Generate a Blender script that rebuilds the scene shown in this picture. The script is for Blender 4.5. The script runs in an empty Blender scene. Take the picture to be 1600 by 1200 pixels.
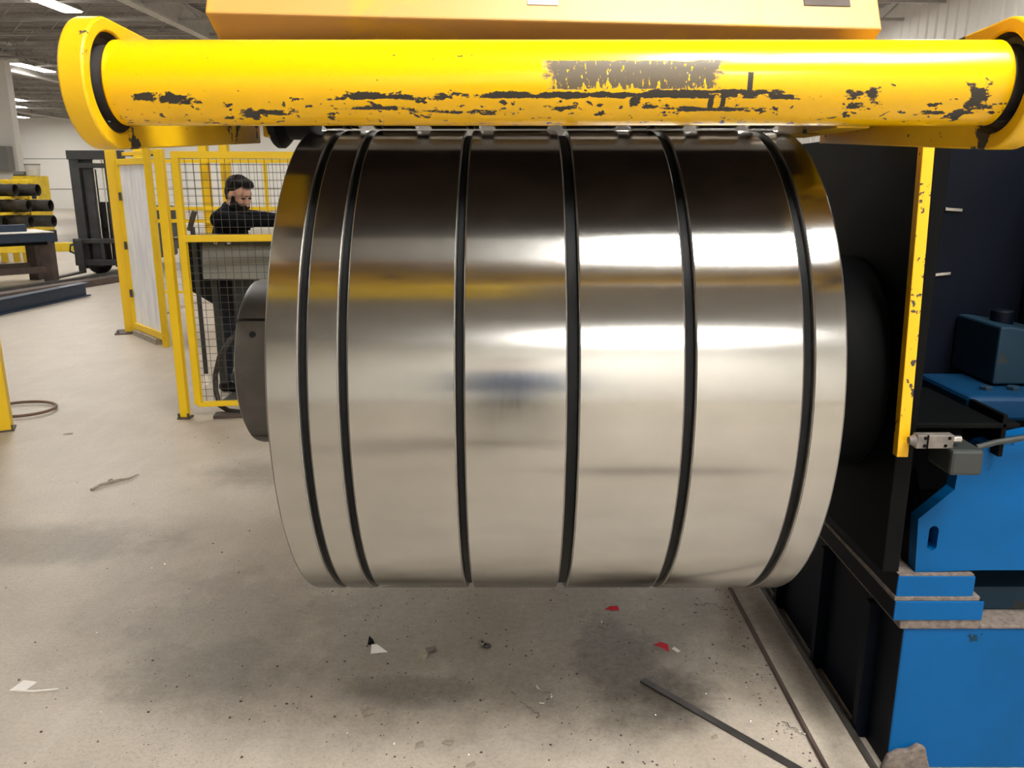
import bpy, bmesh, math, random
from mathutils import Vector, Matrix

random.seed(7)
R = math.radians
scene = bpy.context.scene
col = scene.collection

# ---------------------------------------------------------------- camera, world, exposure
FPX, PITCH, CAMH = 1270.0, 14.0, 1.60
cam_d = bpy.data.cameras.new('camera')
cam_d.sensor_fit = 'HORIZONTAL'
cam_d.sensor_width = 36.0
cam_d.lens = FPX / 1600.0 * 36.0
cam_d.clip_start = 0.02
cam_d.clip_end = 200.0
cam = bpy.data.objects.new('camera', cam_d)
col.objects.link(cam)
cam.location = (0, 0, CAMH)
cam.rotation_euler = (R(90 - PITCH), 0, 0)
scene.camera = cam

world = bpy.data.worlds.new('world')
scene.world = world
world.use_nodes = True
world.node_tree.nodes['Background'].inputs[0].default_value = (0.9, 0.93, 1.0, 1)
world.node_tree.nodes['Background'].inputs[1].default_value = 0.15

vs = scene.view_settings
vs.view_transform = 'Standard'
vs.look = 'None'
vs.gamma = 1.0
vs.use_curve_mapping = False
vs.exposure = 0.10
scene.display_settings.display_device = 'sRGB'

scene.cycles.max_bounces = 8
scene.cycles.diffuse_bounces = 4
scene.cycles.glossy_bounces = 4
scene.cycles.caustics_reflective = False
scene.cycles.caustics_refractive = False

LAMP = 62.0          # radiance of a high-bay diffuser

# ---------------------------------------------------------------- materials
def nt_new(name):
    m = bpy.data.materials.new(name)
    m.use_nodes = True
    nt = m.node_tree
    return m, nt, nt.nodes['Principled BSDF']

def N(nt, t, **kw):
    n = nt.nodes.new(t)
    for k, v in kw.items():
        setattr(n, k, v)
    return n

def L(nt, a, b):
    nt.links.new(a, b)

def math_(nt, op, a, b=None, c=None, clamp=False):
    n = nt.nodes.new('ShaderNodeMath')
    n.operation = op
    n.use_clamp = clamp
    for i, v in enumerate((a, b, c)):
        if v is None:
            continue
        if isinstance(v, (int, float)):
            n.inputs[i].default_value = v
        else:
            nt.links.new(v, n.inputs[i])
    return n.outputs[0]

def noise(nt, vec, scale, detail=4, rough=0.55, sx=(1, 1, 1), dist=0.0, off=(0, 0, 0)):
    mp = N(nt, 'ShaderNodeMapping')
    mp.inputs['Scale'].default_value = sx
    mp.inputs['Location'].default_value = off
    L(nt, vec, mp.inputs['Vector'])
    n = N(nt, 'ShaderNodeTexNoise')
    n.inputs['Scale'].default_value = scale
    n.inputs['Detail'].default_value = detail
    n.inputs['Roughness'].default_value = rough
    n.inputs['Distortion'].default_value = dist
    L(nt, mp.outputs[0], n.inputs['Vector'])
    return n.outputs['Fac']

def ramp(nt, fac, stops, interp='LINEAR'):
    r = N(nt, 'ShaderNodeValToRGB')
    r.color_ramp.interpolation = interp
    e = r.color_ramp.elements
    while len(e) < len(stops):
        e.new(0.5)
    for i, (p, c) in enumerate(stops):
        e[i].position = p
        e[i].color = (c if len(c) == 4 else (*c, 1))
    L(nt, fac, r.inputs[0])
    return r.outputs[0]

def step(nt, v, lo, hi):
    n = N(nt, 'ShaderNodeMapRange')
    n.inputs['From Min'].default_value = lo
    n.inputs['From Max'].default_value = hi
    n.clamp = True
    L(nt, v, n.inputs['Value'])
    return n.outputs[0]

def mix(nt, fac, a, b):
    n = N(nt, 'ShaderNodeMix', data_type='RGBA')
    L(nt, fac, n.inputs[0])
    for s, v in ((6, a), (7, b)):
        if isinstance(v, tuple):
            n.inputs[s].default_value = (*v[:3], 1)
        else:
            L(nt, v, n.inputs[s])
    return n.outputs[2]

def objvec(nt):
    return N(nt, 'ShaderNodeTexCoord').outputs['Object']

def simple(name, rgb, rough=0.5, metal=0.0, var=0.12, scale=6.0, spec=0.5, bump=0.0, sx=(1, 1, 1)):
    m, nt, b = nt_new(name)
    v = objvec(nt)
    n = noise(nt, v, scale, 5, 0.6, sx)
    lo = tuple(c * (1 - var) for c in rgb)
    hi = tuple(min(1, c * (1 + var)) for c in rgb)
    L(nt, ramp(nt, n, [(0.3, lo), (0.7, hi)]), b.inputs['Base Color'])
    b.inputs['Roughness'].default_value = rough
    b.inputs['Metallic'].default_value = metal
    b.inputs['Specular IOR Level'].default_value = spec
    if bump:
        bp = N(nt, 'ShaderNodeBump')
        bp.inputs['Strength'].default_value = bump
        bp.inputs['Distance'].default_value = 0.01
        L(nt, noise(nt, v, scale * 6, 4), bp.inputs['Height'])
        L(nt, bp.outputs[0], b.inputs['Normal'])
    return m

def painted(name, rgb, chip=(0.035, 0.032, 0.03), amount=0.66, scale=14, rough=0.35, dirt=0.25, sx=(1, 1, 1),
            dirtcol=None, soft=0.015, spec=0.5):
    """paint with chipped spots and grime"""
    m, nt, b = nt_new(name)
    v = objvec(nt)
    big = noise(nt, v, 2.3, 4, 0.6)
    d = math_(nt, 'MULTIPLY', step(nt, big, 0.42, 0.72), dirt)
    c = mix(nt, d, rgb, dirtcol or tuple(x * 0.45 for x in rgb))
    b.inputs['Specular IOR Level'].default_value = spec
    n = noise(nt, v, scale, 5, 0.6, sx)
    k = step(nt, n, amount, amount + soft)
    L(nt, mix(nt, k, c, chip), b.inputs['Base Color'])
    rr = math_(nt, 'MULTIPLY_ADD', k, 0.25, rough)
    L(nt, rr, b.inputs['Roughness'])
    bp = N(nt, 'ShaderNodeBump')
    bp.inputs['Strength'].default_value = 0.25
    bp.inputs['Distance'].default_value = 0.002
    bp.invert = True
    L(nt, k, bp.inputs['Height'])
    L(nt, bp.outputs[0], b.inputs['Normal'])
    return m

YEL = (0.84, 0.51, 0.004)
M = {}
M['yellow_lug'] = painted('yellow_lug_paint', YEL, amount=0.60, scale=12, rough=0.38, dirt=0.35)
M['yellow_post'] = painted('yellow_post_paint', (0.82, 0.54, 0.005), amount=0.74, scale=18, rough=0.45, dirt=0.12)
M['yellow_edge'] = painted('yellow_edge_paint', (0.72, 0.40, 0.0), amount=0.60, scale=34, rough=0.5, dirt=0.1)
M['yellow_far'] = simple('yellow_far_paint', (0.85, 0.60, 0.03), 0.5)
M['beam'] = None
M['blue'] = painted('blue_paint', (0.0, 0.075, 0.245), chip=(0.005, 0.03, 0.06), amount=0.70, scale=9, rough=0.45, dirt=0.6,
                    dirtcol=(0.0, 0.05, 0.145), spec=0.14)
M['blue_dark'] = painted('dark_and_shaded_blue_paint', (0.0008, 0.0024, 0.007), chip=(0.005, 0.006, 0.007), amount=0.74, scale=12, rough=0.55, dirt=0.5, spec=0.12)  # dark housing paint; also stands in for shade on bars and pedestal side
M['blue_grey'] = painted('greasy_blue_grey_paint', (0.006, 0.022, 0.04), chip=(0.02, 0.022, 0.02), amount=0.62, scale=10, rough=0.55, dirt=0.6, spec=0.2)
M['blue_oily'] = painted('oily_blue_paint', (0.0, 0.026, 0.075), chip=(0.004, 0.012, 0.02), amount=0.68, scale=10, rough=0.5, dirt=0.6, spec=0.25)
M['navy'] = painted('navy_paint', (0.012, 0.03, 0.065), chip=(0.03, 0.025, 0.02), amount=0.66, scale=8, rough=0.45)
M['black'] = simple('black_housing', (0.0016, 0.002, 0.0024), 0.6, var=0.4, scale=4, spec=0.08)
M['grime'] = simple('dusty_worn_steel', (0.155, 0.128, 0.112), 0.85, var=0.4, scale=60, bump=0.5)
M['dark_steel'] = simple('dark_steel', (0.085, 0.08, 0.078), 0.45, metal=0.6, var=0.3, scale=9)
M['mandrel'] = simple('mandrel_steel', (0.105, 0.10, 0.097), 0.42, metal=0.75, var=0.25, scale=7)
M['steel'] = simple('bright_steel', (0.6, 0.58, 0.55), 0.25, metal=1.0, var=0.15, scale=10)
M['rubber'] = simple('black_rubber', (0.007, 0.008, 0.009), 0.6, var=0.3, scale=20, spec=0.2)
M['grey_box'] = simple('grey_cabinet_paint', (0.23, 0.235, 0.22), 0.5, var=0.1, scale=4)
M['dark_grey'] = simple('dark_grey_paint', (0.020, 0.025, 0.025), 0.5, var=0.25, scale=6)
M['white_wall'] = simple('white_wall_paint', (0.86, 0.845, 0.80), 0.7, var=0.03, scale=0.4)
M['ribbed_wall'] = simple('ribbed_wall_sheet', (0.80, 0.78, 0.745), 0.55, var=0.03, scale=0.5)
M['ceiling'] = simple('ceiling_deck', (0.34, 0.325, 0.31), 0.7, var=0.15, scale=2)
M['joist'] = simple('joist_paint', (0.42, 0.40, 0.38), 0.6, var=0.1)
M['girder'] = simple('girder_paint', (0.55, 0.53, 0.50), 0.6, var=0.1)
M['forklift'] = simple('charcoal_paint', (0.042, 0.043, 0.045), 0.45, var=0.35, scale=5)
M['tyre'] = simple('tyre_rubber', (0.014, 0.013, 0.012), 0.8, var=0.3)
M['brown_steel'] = simple('rusty_brown_steel', (0.07, 0.05, 0.042), 0.65, var=0.35, scale=6)
M['tube_steel'] = simple('black_tube_steel', (0.05, 0.045, 0.04), 0.45, metal=0.4, var=0.4, scale=5)
M['skin'] = simple('skin', (0.52, 0.29, 0.21), 0.5, var=0.1, scale=20)
M['hair'] = simple('black_hair', (0.010, 0.008, 0.007), 0.6, var=0.5, scale=60, bump=0.8, spec=0.2)
M['sweater'] = simple('black_sweater', (0.005, 0.006, 0.009), 0.9, var=0.25, scale=30, spec=0.12)
M['trousers'] = simple('dark_navy_trousers', (0.010, 0.013, 0.024), 0.85, var=0.3, scale=30)
M['shirt_blue'] = simple('blue_work_shirt', (0.06, 0.15, 0.38), 0.85, var=0.2, scale=20)
M['paper'] = simple('white_paper', (0.82, 0.80, 0.77), 0.7, var=0.05)
M['red'] = simple('red_plastic', (0.55, 0.012, 0.03), 0.4, var=0.3)
M['hose'] = simple('black_hose', (0.02, 0.019, 0.018), 0.5, var=0.3)
M['brown_hose'] = simple('brown_hose', (0.13, 0.075, 0.045), 0.5, var=0.3)
M['cardboard'] = simple('dull_scrap', (0.30, 0.26, 0.21), 0.8, var=0.3, scale=40)
M['letter'] = simple('cream_lettering', (0.62, 0.60, 0.38), 0.6, var=0.1)
M['letter_dark'] = simple('grey_lettering', (0.30, 0.27, 0.25), 0.6, var=0.1)
M['aluminium'] = simple('tag_aluminium', (0.72, 0.66, 0.62), 0.35, metal=0.5, var=0.06)
M['switch'] = simple('pale_cast_metal', (0.15, 0.135, 0.125), 0.5, metal=0.3, var=0.3, scale=30)
M['wire'] = simple('dark_wire', (0.06, 0.05, 0.045), 0.5, var=0.2)
M['clear'] = simple('milky_plastic', (0.70, 0.68, 0.63), 0.3, var=0.08)

def emis(name, rgb, s):
    m, nt, b = nt_new(name)
    b.inputs['Base Color'].default_value = (0.8, 0.8, 0.8, 1)
    b.inputs['Emission Color'].default_value = (*rgb, 1)
    b.inputs['Emission Strength'].default_value = s
    return m
M['lamp'] = emis('lamp_diffuser', (1.0, 0.96, 0.90), LAMP)

def coil_mat():
    m, nt, b = nt_new('galvanised_strip')
    v = objvec(nt)
    s1 = noise(nt, v, 40, 3, 0.6, (6, 0.25, 0.25))
    s2 = noise(nt, v, 3.0, 4, 0.6, (1.0, 1.6, 1.6))
    spang = noise(nt, v, 55, 3, 0.5, (1, 1, 1))
    c = ramp(nt, s2, [(0.3, (0.39, 0.388, 0.372)), (0.7, (0.47, 0.467, 0.45))])
    L(nt, c, b.inputs['Base Color'])
    b.inputs['Metallic'].default_value = 1.0
    r = math_(nt, 'MULTIPLY_ADD', s1, 0.05, 0.13)
    r = math_(nt, 'MULTIPLY_ADD', spang, 0.03, r)
    L(nt, r, b.inputs['Roughness'])
    b.inputs['Anisotropic'].default_value = 0.65
    b.inputs['Anisotropic Rotation'].default_value = 0.25
    t = N(nt, 'ShaderNodeTangent', direction_type='RADIAL', axis='X')
    L(nt, t.outputs[0], b.inputs['Tangent'])
    return m
M['coil'] = coil_mat()

def coil_side_mat():
    m, nt, b = nt_new('coil_side_layers')
    v = objvec(nt)
    sp = N(nt, 'ShaderNodeSeparateXYZ'); L(nt, v, sp.inputs[0])
    r = math_(nt, 'SQRT', math_(nt, 'ADD', math_(nt, 'POWER', sp.outputs[1], 2), math_(nt, 'POWER', sp.outputs[2], 2)))
    w = math_(nt, 'SINE', math_(nt, 'MULTIPLY', r, 2600))
    L(nt, ramp(nt, w, [(0.2, (0.20, 0.195, 0.185)), (0.9, (0.42, 0.41, 0.39))]), b.inputs['Base Color'])
    b.inputs['Metallic'].default_value = 0.9
    b.inputs['Roughness'].default_value = 0.4
    return m
M['coil_side'] = coil_side_mat()

def floor_mat():
    m, nt, b = nt_new('concrete_floor')
    v = objvec(nt)
    big = noise(nt, v, 0.5, 5, 0.6)
    mid = noise(nt, v, 3.0, 6, 0.65)
    fine = noise(nt, v, 75, 6, 0.75)
    swirl = noise(nt, v, 9.0, 4, 0.6, (1.0, 0.25, 1), dist=0.6)
    c = ramp(nt, mid, [(0.25, (0.40, 0.35, 0.29)), (0.75, (0.54, 0.485, 0.415))])
    c = mix(nt, math_(nt, 'MULTIPLY', step(nt, fine, 0.44, 0.72), 0.42), c, (0.20, 0.17, 0.14))
    c = mix(nt, math_(nt, 'MULTIPLY', step(nt, big, 0.50, 0.72), 0.28), c, (0.26, 0.22, 0.175))
    c = mix(nt, math_(nt, 'MULTIPLY', step(nt, swirl, 0.50, 0.78), 0.22), c, (0.62, 0.58, 0.52))
    # dark blots with ragged rims; the broadest is grime, deepened as painted-in shade
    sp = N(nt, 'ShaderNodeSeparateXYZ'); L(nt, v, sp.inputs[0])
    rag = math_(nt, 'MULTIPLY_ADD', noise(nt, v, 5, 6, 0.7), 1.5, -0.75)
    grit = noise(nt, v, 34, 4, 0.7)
    blot = None
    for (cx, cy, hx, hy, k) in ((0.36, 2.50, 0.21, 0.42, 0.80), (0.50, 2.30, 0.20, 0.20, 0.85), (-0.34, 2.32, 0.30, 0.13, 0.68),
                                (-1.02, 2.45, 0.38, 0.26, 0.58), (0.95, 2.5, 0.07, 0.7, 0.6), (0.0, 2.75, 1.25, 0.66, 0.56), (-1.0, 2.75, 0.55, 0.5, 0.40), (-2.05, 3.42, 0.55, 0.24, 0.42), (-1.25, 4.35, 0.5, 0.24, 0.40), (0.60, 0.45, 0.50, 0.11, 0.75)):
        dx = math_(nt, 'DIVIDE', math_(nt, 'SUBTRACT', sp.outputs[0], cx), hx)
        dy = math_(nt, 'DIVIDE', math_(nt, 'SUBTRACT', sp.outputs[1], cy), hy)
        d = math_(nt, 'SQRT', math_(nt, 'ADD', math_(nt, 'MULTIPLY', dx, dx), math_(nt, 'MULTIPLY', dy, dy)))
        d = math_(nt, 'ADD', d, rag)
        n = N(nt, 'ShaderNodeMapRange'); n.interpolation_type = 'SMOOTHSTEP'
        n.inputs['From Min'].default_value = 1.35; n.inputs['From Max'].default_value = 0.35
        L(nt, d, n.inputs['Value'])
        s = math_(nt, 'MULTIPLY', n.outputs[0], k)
        blot = s if blot is None else math_(nt, 'MAXIMUM', blot, s)
    blot = math_(nt, 'MULTIPLY', blot, math_(nt, 'MULTIPLY_ADD', grit, 0.7, 0.6), clamp=True)
    c = mix(nt, blot, c, (0.050, 0.041, 0.030))
    # grit specks, thickest around the coil
    vo = N(nt, 'ShaderNodeTexVoronoi'); vo.inputs['Scale'].default_value = 95
    L(nt, v, vo.inputs['Vector'])
    wn = noise(nt, v, 1.3, 3)
    sz = math_(nt, 'MULTIPLY_ADD', wn, 0.55, -0.16)
    k = math_(nt, 'LESS_THAN', vo.outputs['Distance'], sz)
    c = mix(nt, math_(nt, 'MULTIPLY', k, 0.6), c, (0.09, 0.075, 0.06))
    L(nt, c, b.inputs['Base Color'])
    L(nt, math_(nt, 'MULTIPLY_ADD', mid, 0.25, 0.30), b.inputs['Roughness'])
    b.inputs['Specular IOR Level'].default_value = 0.4
    bp = N(nt, 'ShaderNodeBump')
    bp.inputs['Strength'].default_value = 0.35
    bp.inputs['Distance'].default_value = 0.004
    L(nt, fine, bp.inputs['Height'])
    L(nt, bp.outputs[0], b.inputs['Normal'])
    return m
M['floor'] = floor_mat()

def tube_mat():
    """glossy yellow paint of the cross tube with scraped patches (object axis X along the tube, -Y to the front)"""
    m, nt, b = nt_new('scraped_yellow_paint')
    v = objvec(nt)
    sp = N(nt, 'ShaderNodeSeparateXYZ'); L(nt, v, sp.inputs[0])
    x = sp.outputs[0]
    ny = math_(nt, 'MULTIPLY', sp.outputs[1], -1)
    a = math_(nt, 'MULTIPLY', math_(nt, 'ARCTAN2', sp.outputs[2], ny), 57.29578)   # 0 front, +90 top
    rag = math_(nt, 'MULTIPLY_ADD', noise(nt, v, 52, 6, 0.75, (0.55, 1, 1)), 4.4, -2.2)
    fl = noise(nt, v, 120, 4, 0.7, (1, 0.35, 0.35))
    def patch(cx, hx, ca, ha, k=1.0):
        dx = math_(nt, 'ABSOLUTE', math_(nt, 'DIVIDE', math_(nt, 'SUBTRACT', x, cx), hx))
        da = math_(nt, 'ABSOLUTE', math_(nt, 'DIVIDE', math_(nt, 'SUBTRACT', a, ca), ha))
        d = math_(nt, 'MAXIMUM', dx, da)
        return step(nt, math_(nt, 'MULTIPLY_ADD', rag, k, d), 1.02, 0.94)
    chips = None
    for args in ((0.16, 0.22, -21, 4.0, 0.9), (0.31, 0.11, -17, 2.6, 0.9), (0.06, 0.14, -22, 3.5, 0.8), (-0.21, 0.062, -24, 3.2, 0.8),
                 (-0.225, 0.03, -23, 4.5, 1.2), (-0.60, 0.020, -24, 5, 0.9), (-0.545, 0.030, -25, 6, 1.4), (-0.535, 0.010, -31, 4, 0.9),
                 (0.385, 0.0045, -8, 17, 0.25), (0.325, 0.0045, -31, 11, 0.3), (0.345, 0.004, -28, 10, 0.4), (0.34, 0.05, -42, 3, 1.2),
                 (0.445, 0.022, -24, 3, 1.3), (0.56, 0.016, -26, 9, 1.7), (0.585, 0.012, -24, 8, 1.8), (0.755, 0.016, -25, 16, 1.2),
                 (0.70, 0.02, -48, 3, 1.3), (-0.40, 0.03, -48, 4, 1.5), (-0.22, 0.05, -40, 2.5, 1.6), (-0.10, 0.05, -47, 3, 1.6),
                 (0.20, 0.008, -30, 9, 0.9), (0.09, 0.025, -40, 3, 1.5), (0.235, 0.022, -38, 3, 1.5)):
        p = patch(*args)
        chips = p if chips is None else math_(nt, 'MAXIMUM', chips, p)
    # scattered chips, thicker on the lower half
    n1 = noise(nt, v, 30, 4, 0.6, (0.6, 1, 1))
    n2 = noise(nt, v, 75, 3, 0.6, (0.7, 1, 1), off=(3, 1, 2))
    low = step(nt, a, 0, -40)
    thr = math_(nt, 'MULTIPLY_ADD', low, -0.095, 0.715)
    c1 = math_(nt, 'GREATER_THAN', n1, thr)
    thr2 = math_(nt, 'MULTIPLY_ADD', low, -0.085, 0.72)
    c2 = math_(nt, 'GREATER_THAN', n2, thr2)
    chips = math_(nt, 'MAXIMUM', chips, math_(nt, 'MAXIMUM', c1, c2))
    # broad rubbed patch: bare grey-brown metal with flecks of paint left
    rub = patch(0.198, 0.140, 5, 19, 0.16)
    fleck = math_(nt, 'MULTIPLY_ADD', step(nt, math_(nt, 'SUBTRACT', a, 0), 6, -12), 0.16, 0.30)
    flm = math_(nt, 'GREATER_THAN', fl, fleck)
    flm2 = math_(nt, 'LESS_THAN', noise(nt, v, 95, 4, 0.7, (1.3, 0.5, 0.5), off=(5, 5, 5)), 0.60)
    rub = math_(nt, 'MULTIPLY', rub, math_(nt, 'MULTIPLY', flm, flm2))
    smear = math_(nt, 'MULTIPLY', step(nt, noise(nt, v, 7, 4, 0.6, (0.5, 1, 1)), 0.45, 0.75), math_(nt, 'MULTIPLY', low, 0.35))
    c = mix(nt, smear, (0.86, 0.51, 0.0), (0.36, 0.21, 0.008))
    c = mix(nt, rub, c, (0.12, 0.095, 0.06))
    c = mix(nt, chips, c, (0.030, 0.026, 0.020))
    L(nt, c, b.inputs['Base Color'])
    any_ = math_(nt, 'MAXIMUM', chips, rub)
    L(nt, math_(nt, 'MULTIPLY_ADD', any_, 0.25, 0.20), b.inputs['Roughness'])
    bp = N(nt, 'ShaderNodeBump'); bp.invert = True
    bp.inputs['Strength'].default_value = 0.4
    bp.inputs['Distance'].default_value = 0.0015
    L(nt, any_, bp.inputs['Height'])
    L(nt, bp.outputs[0], b.inputs['Normal'])
    return m
M['tube'] = tube_mat()

def beam_mat():
    m, nt, b = nt_new('glare_pale_yellow_paint')
    v = objvec(nt)
    n = noise(nt, v, 5, 5, 0.6, (0.7, 1, 1), dist=1.0)
    k = step(nt, n, 0.50, 0.60)
    sp = N(nt, 'ShaderNodeSeparateXYZ'); L(nt, v, sp.inputs[0])
    left = step(nt, math_(nt, 'MULTIPLY_ADD', n, 0.12, sp.outputs[0]), -0.50, -0.535)
    k = math_(nt, 'MAXIMUM', math_(nt, 'MULTIPLY', k, 0.45), left)
    L(nt, mix(nt, k, (0.56, 0.315, 0.085), (0.70, 0.40, 0.012)), b.inputs['Base Color'])  # paler tone puts lamp glare into the yellow paint
    b.inputs['Roughness'].default_value = 0.38
    return m
M['beam'] = beam_mat()

def frosted_mat():
    m, nt, b = nt_new('scuffed_white_sheet')
    v = objvec(nt)
    n = noise(nt, v, 4, 6, 0.65, (2.5, 2.5, 0.5))
    L(nt, ramp(nt, n, [(0.3, (0.62, 0.64, 0.70)), (0.62, (0.85, 0.85, 0.88))]), b.inputs['Base Color'])
    b.inputs['Roughness'].default_value = 0.4
    return m
M['sheet'] = frosted_mat()

# ---------------------------------------------------------------- mesh helpers
class MB:
    def __init__(s):
        s.v, s.f, s.mi = [], [], []
    def add(s, vs_, fs_, mi=0):
        o = len(s.v)
        s.v += [tuple(p) for p in vs_]
        s.f += [tuple(i + o for i in f) for f in fs_]
        s.mi += [mi] * len(fs_)
        return s
    def box(s, c, size, rz=0.0, mat=None, mi=0):
        hx, hy, hz = size[0] / 2, size[1] / 2, size[2] / 2
        P = [Vector((x, y, z)) for x in (-hx, hx) for y in (-hy, hy) for z in (-hz, hz)]
        Mx = mat if mat is not None else Matrix.Rotation(rz, 3, 'Z')
        P = [Mx @ p + Vector(c) for p in P]
        return s.add(P, [(0, 1, 3, 2), (4, 6, 7, 5), (0, 4, 5, 1), (2, 3, 7, 6), (0, 2, 6, 4), (1, 5, 7, 3)], mi)
    def span(s, a, b, mi=0):
        c = [(a[i] + b[i]) / 2 for i in range(3)]
        return s.box(c, [abs(b[i] - a[i]) for i in range(3)], mi=mi)
    def bar(s, a, b, w, h=None, up=(0, 0, 1), mi=0):
        a, b = Vector(a), Vector(b)
        d = b - a
        ln = d.length
        d.normalize()
        up = Vector(up)
        if abs(d.dot(up)) > 0.98:
            up = Vector((0, 1, 0))
        sx = d.cross(up).normalized()
        uz = sx.cross(d)
        Mx = Matrix((sx, d, uz)).transposed()
        return s.box((a + b) / 2, (w, ln, h or w), mat=Mx, mi=mi)
    def cyl(s, a, b, r0, r1=None, seg=24, caps=True, mi=0):
        a, b = Vector(a), Vector(b)
        r1 = r0 if r1 is None else r1
        d = (b - a).normalized()
        u = d.cross(Vector((0, 0, 1)) if abs(d.z) < 0.95 else Vector((0, 1, 0))).normalized()
        w = d.cross(u)
        P = []
        for c, r in ((a, r0), (b, r1)):
            for i in range(seg):
                t = 2 * math.pi * i / seg
                P.append(c + u * (r * math.cos(t)) + w * (r * math.sin(t)))
        F = [(i, (i + 1) % seg, seg + (i + 1) % seg, seg + i) for i in range(seg)]
        if caps:
            F += [tuple(range(seg - 1, -1, -1)), tuple(range(seg, 2 * seg))]
        return s.add(P, F, mi)
    def lathe(s, prof, seg=64, axis='X', c=(0, 0, 0), closed=True, mi=0):
        """prof: list of (position along axis, radius), closed loop when closed"""
        n = len(prof)
        P, F = [], []
        for i in range(seg):
            t = 2 * math.pi * i / seg
            for (h, r) in prof:
                if axis == 'X':
                    P.append((c[0] + h, c[1] + r * math.cos(t), c[2] + r * math.sin(t)))
                else:
                    P.append((c[0] + r * math.cos(t), c[1] + r * math.sin(t), c[2] + h))
        m = n if closed else n - 1
        for i in range(seg):
            j = (i + 1) % seg
            for k in range(m):
                F.append((i * n + k, i * n + (k + 1) % n, j * n + (k + 1) % n, j * n + k))
        return s.add(P, F, mi)
    def prism(s, poly, lo, hi, axis='X', mi=0):
        """poly points in the two remaining axes (X: yz, Y: xz, Z: xy)"""
        def pt(p, h):
            return {'X': (h, p[0], p[1]), 'Y': (p[0], h, p[1]), 'Z': (p[0], p[1], h)}[axis]
        n = len(poly)
        P = [pt(p, lo) for p in poly] + [pt(p, hi) for p in poly]
        F = [(i, (i + 1) % n, n + (i + 1) % n, n + i) for i in range(n)]
        F += [tuple(range(n - 1, -1, -1)), tuple(range(n, 2 * n))]
        return s.add(P, F, mi)
    def path(s, pts, r, seg=8, mi=0, closed=False):
        pts = [Vector(p) for p in pts]
        n = len(pts)
        P, F = [], []
        prev = None
        for i, p in enumerate(pts):
            if closed:
                d = (pts[(i + 1) % n] - pts[i - 1]).normalized()
            else:
                d = (pts[min(i + 1, n - 1)] - pts[max(i - 1, 0)]).normalized()
            if prev is None:
                u = d.cross(Vector((0, 0, 1)) if abs(d.z) < 0.9 else Vector((1, 0, 0))).normalized()
            else:
                u = (prev - d * prev.dot(d)).normalized()
            prev = u
            w = d.cross(u)
            rr = r[i] if isinstance(r, (list, tuple)) else r
            for k in range(seg):
                t = 2 * math.pi * k / seg
                P.append(p + u * rr * math.cos(t) + w * rr * math.sin(t))
        m = n if closed else n - 1
        for i in range(m):
            j = (i + 1) % n
            for k in range(seg):
                F.append((i * seg + k, i * seg + (k + 1) % seg, j * seg + (k + 1) % seg, j * seg + k))
        if not closed:
            F += [tuple(range(seg - 1, -1, -1)), tuple(range((n - 1) * seg, n * seg))]
        return s.add(P, F, mi)
    def build(s, name, mat, parent=None, smooth=None, bevel=0.0, origin=None, seg=2):
        me = bpy.data.meshes.new(name)
        o = Vector(origin) if origin is not None else Vector((0, 0, 0))
        me.from_pydata([tuple(Vector(p) - o) for p in s.v], [], s.f)
        bm = bmesh.new(); bm.from_mesh(me)
        bmesh.ops.recalc_face_normals(bm, faces=bm.faces)
        bm.to_mesh(me); bm.free()
        mats = mat if isinstance(mat, (list, tuple)) else [mat]
        for mm in mats:
            me.materials.append(M[mm] if isinstance(mm, str) else mm)
        me.polygons.foreach_set('material_index', s.mi)
        if smooth is not None:
            me.polygons.foreach_set('use_smooth', [True] * len(me.polygons))
            try:
                me.set_sharp_from_angle(angle=R(smooth))
            except Exception:
                pass
        ob = bpy.data.objects.new(name, me)
        col.objects.link(ob)
        if parent is not None:
            ob.parent = parent
            ob.location = o - root_loc(parent)
        else:
            ob.location = o
        if bevel:
            b = ob.modifiers.new('bevel', 'BEVEL')
            b.width = bevel; b.segments = seg; b.limit_method = 'ANGLE'; b.angle_limit = R(35)
        return ob

def root_loc(o):
    v = Vector(o.location)
    p = o.parent
    while p is not None:
        v += p.location
        p = p.parent
    return v

def tag(o, label=None, cat=None, group=None, kind=None):
    if label: o['label'] = label
    if cat: o['category'] = cat
    if group: o['group'] = group
    if kind: o['kind'] = kind
    return o

def thing(name, loc, label, cat, group=None):
    o = bpy.data.objects.new(name, None)
    o.empty_display_size = 0.1
    col.objects.link(o)
    o.location = loc
    return tag(o, label, cat, group)

def copy_tree(o, parent=None):
    c = o.copy()
    col.objects.link(c)
    c.parent = parent
    for ch in list(o.children):
        copy_tree(ch, c)
    return c

def text_mesh(body, name, size, mat, parent, loc, rot, thick=0.001):
    cu = bpy.data.curves.new(name, 'FONT')
    cu.body = body; cu.size = size; cu.extrude = thick
    cu.align_x = 'CENTER'; cu.align_y = 'CENTER'
    cu.resolution_u = 2
    t = bpy.data.objects.new(name + '_src', cu)
    col.objects.link(t)
    dg = bpy.context.evaluated_depsgraph_get()
    me = bpy.data.meshes.new_from_object(t.evaluated_get(dg))
    bpy.data.objects.remove(t)
    me.materials.clear(); me.materials.append(M[mat])
    o = bpy.data.objects.new(name, me)
    col.objects.link(o)
    o.parent = parent
    o.location = Vector(loc) - (root_loc(parent) if parent else Vector())
    o.rotation_euler = rot
    return o

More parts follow.
